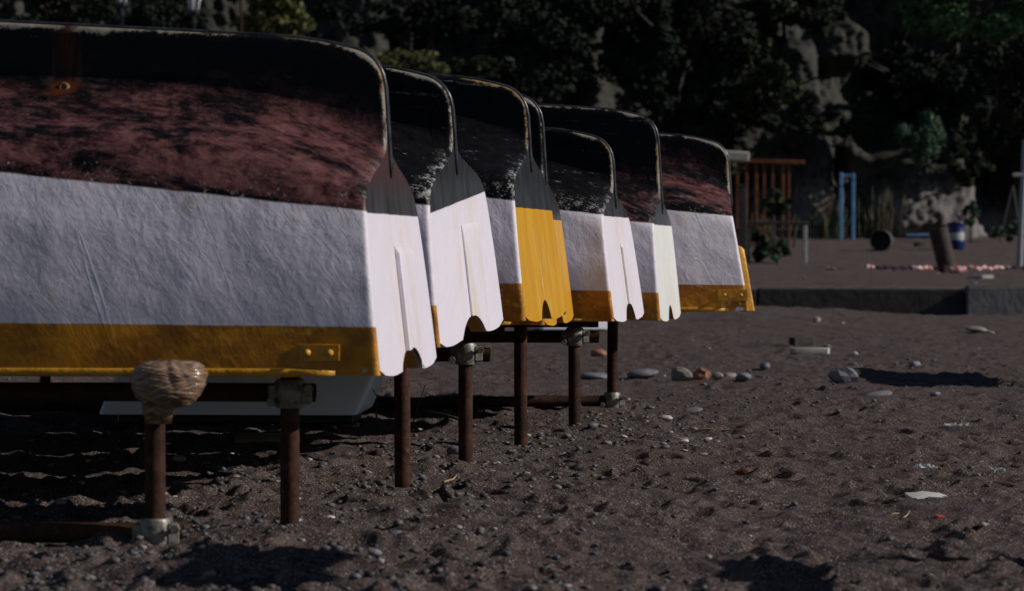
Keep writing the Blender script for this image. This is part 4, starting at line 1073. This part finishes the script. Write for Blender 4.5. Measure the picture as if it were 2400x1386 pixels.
Sb = [
 (2155, 325, 72, 80, 66, 'green', 15000, 'round green bush standing out on the dark cliff at right', .05),
 (1885, 305, 58, 42, 73.5, 'mid', 2200, 'olive shrub clinging above the pale rock column', .06),
 (2005, 285, 60, 36, 73.5, 'mid', 2000, 'low olive shrub right of the pale rock column', .06),
 (2275, 390, 56, 48, 71.5, 'mid', 2400, 'shrub draped over the top of the pale boulder', .06),
 (2215, 345, 50, 40, 71.5, 'dark', 1600, 'dark shrub between the round bush and the pale boulder', .06),
 (2275, 505, 20, 30, 66, 'green', 900, 'small green shrub behind the blue drum', .05),
 (1820, 590, 42, 26, 50.5, 'green', 1500, 'low green weeds beside the leg of the timber railing', .04),
 (1772, 575, 26, 46, 50.6, 'dark', 1200, 'dark green weeds at the foot of the dark post', .04),
 (1815, 475, 36, 30, 60, 'mid', 700, 'leggy plant growing in front of the rusty bar fence', .07),
 (960, 150, 95, 38, 70, 'yel', 1800, 'sunlit low scrub above the second upturned boat', .06),
 (1120, 165, 70, 30, 71, 'mid', 1200, 'olive scrub above the third upturned boat', .06),
 (2360, 540, 40, 22, 66, 'green', 700, 'small weeds at the foot of the dark recess on the right', .05),
 (1670, 300, 80, 70, 74.5, 'dark', 2600, 'dark ivy-like shrub above the cream roof slab', .06),
 (780, 20, 60, 70, 73, 'dark', 1600, 'dark shrub on the blue-shadowed rock right of the yellow-green tree', .07),
]
for i, (u, v, ru, rv, Y, kd, n, lb, lf) in enumerate(Sb):
    tree(u, v, ru, rv, Y, kd, n, lb, 'shrub', 'shrub', lf, 300 + i, clumps=16)
# dry reeds by the blue frame and at the rock column
def reeds(u, Y, n, h, wpx, label, seed):
    x, y, z = pos(u, Y); r_ = random.Random(seed); t = thing('dry_reeds', (x, y, z), label, 'reeds'); mb = MB(); mg = MB()
    for k in range(n):
        dx = r_.gauss(0, wpx / F * Y * .4); hh = h * r_.uniform(.45, 1.1); ln = dx * .30 + r_.gauss(0, .09)
        (mb if r_.random() < .7 else mg).tube([(dx, r_.uniform(-.2, .2), -.05), (dx + ln * .4, 0, hh * .55), (dx + ln, r_.uniform(-.1, .1), hh)], [.022, .017, .005], 5)
    mb.build('dry_stalks', simple('dry_reed', (.07, .045, .02), (.16, .105, .048), 12, .8), t, True)
    mg.build('green_stalks', simple('green_reed', (.05, .07, .025), (.09, .12, .05), 12, .8), t, True)
reeds(2055, 70.5, 34, 1.25, 52, 'clump of dry yellow-brown reeds right of the blue frame', 4)
reeds(1945, 71., 22, 1.2, 40, 'sparse dry stalks at the foot of the pale rock column', 5)
reeds(1800, 60.5, 16, .7, 70, 'dead brown stalks in front of the rusty bar fence', 6)

# ------------------------------------------------------------------ unseen props added past the right frame edge to cast shadows into view
def shadow_bench(p, L, h, w, th, label):  # out-of-view prop, added to throw the dark patch at bottom right
    t = thing('plank_shadow_caster', p, label, 'shadow_bench', None)
    m = MB(); m.box((0, 0, h), (w, L, th), Matrix.Rotation(R(-12), 3, 'Y'), 1, .01); auto(m.build('seat', M_wood, t), 40)
    for sy in (-1, 1):
        m = MB(); m.box((0, sy * L * .4, h / 2 - .05), (.05, .05, h), None, 1, .006); auto(m.build('leg', M_wood, t), 40)
shadow_bench((1.36, 5.85, 0), 1.3, .44, .2, .05, 'unseen bench on the sand outside the right edge')
def board(p, L, z0, z1, label):  # unseen panel on legs, added to shade the sand before the wall
    t = thing('board_shadow_caster', p, label, 'board')
    m = MB(); m.box((0, 0, (z0 + z1) / 2), (.03, L, z1 - z0), None, 1, .004); auto(m.build('panel', M_wood, t), 40)
    for sy in (-1, 1):
        m = MB(); m.box((.04, sy * L * .3, z0 / 2), (.02, .02, z0 + .2), None, 1, .004); auto(m.build('leg', M_wood, t), 40)
board((3.16, 15.9, 0), 1.7, .27, .66, 'wooden board on legs added unseen past the right edge to cast a shadow')

t = thing('flag_shadow_caster', (1.35, 5.70, 0), 'unseen flag on a pole standing outside the right edge', 'shadow_flag')  # invented prop out of view, added to shade the left foreground
m = MB(); m.tube([(0, 0, -.2), (0, 0, 1.24)], .012, 8); auto(m.build('caster_pole', M_wood, t), 40)
V = []
for i in range(16):
    for j in range(7): a_ = i / 15; V.append((.05 * math.sin(a_ * 7) * a_, .01 + .66 * a_, .98 + .22 * j / 6 - .03 * a_ * a_))
o = mesh('caster_cloth', V, grid_faces(16, 7), M_red, t); md = o.modifiers.new('thick', 'SOLIDIFY'); md.thickness = .002
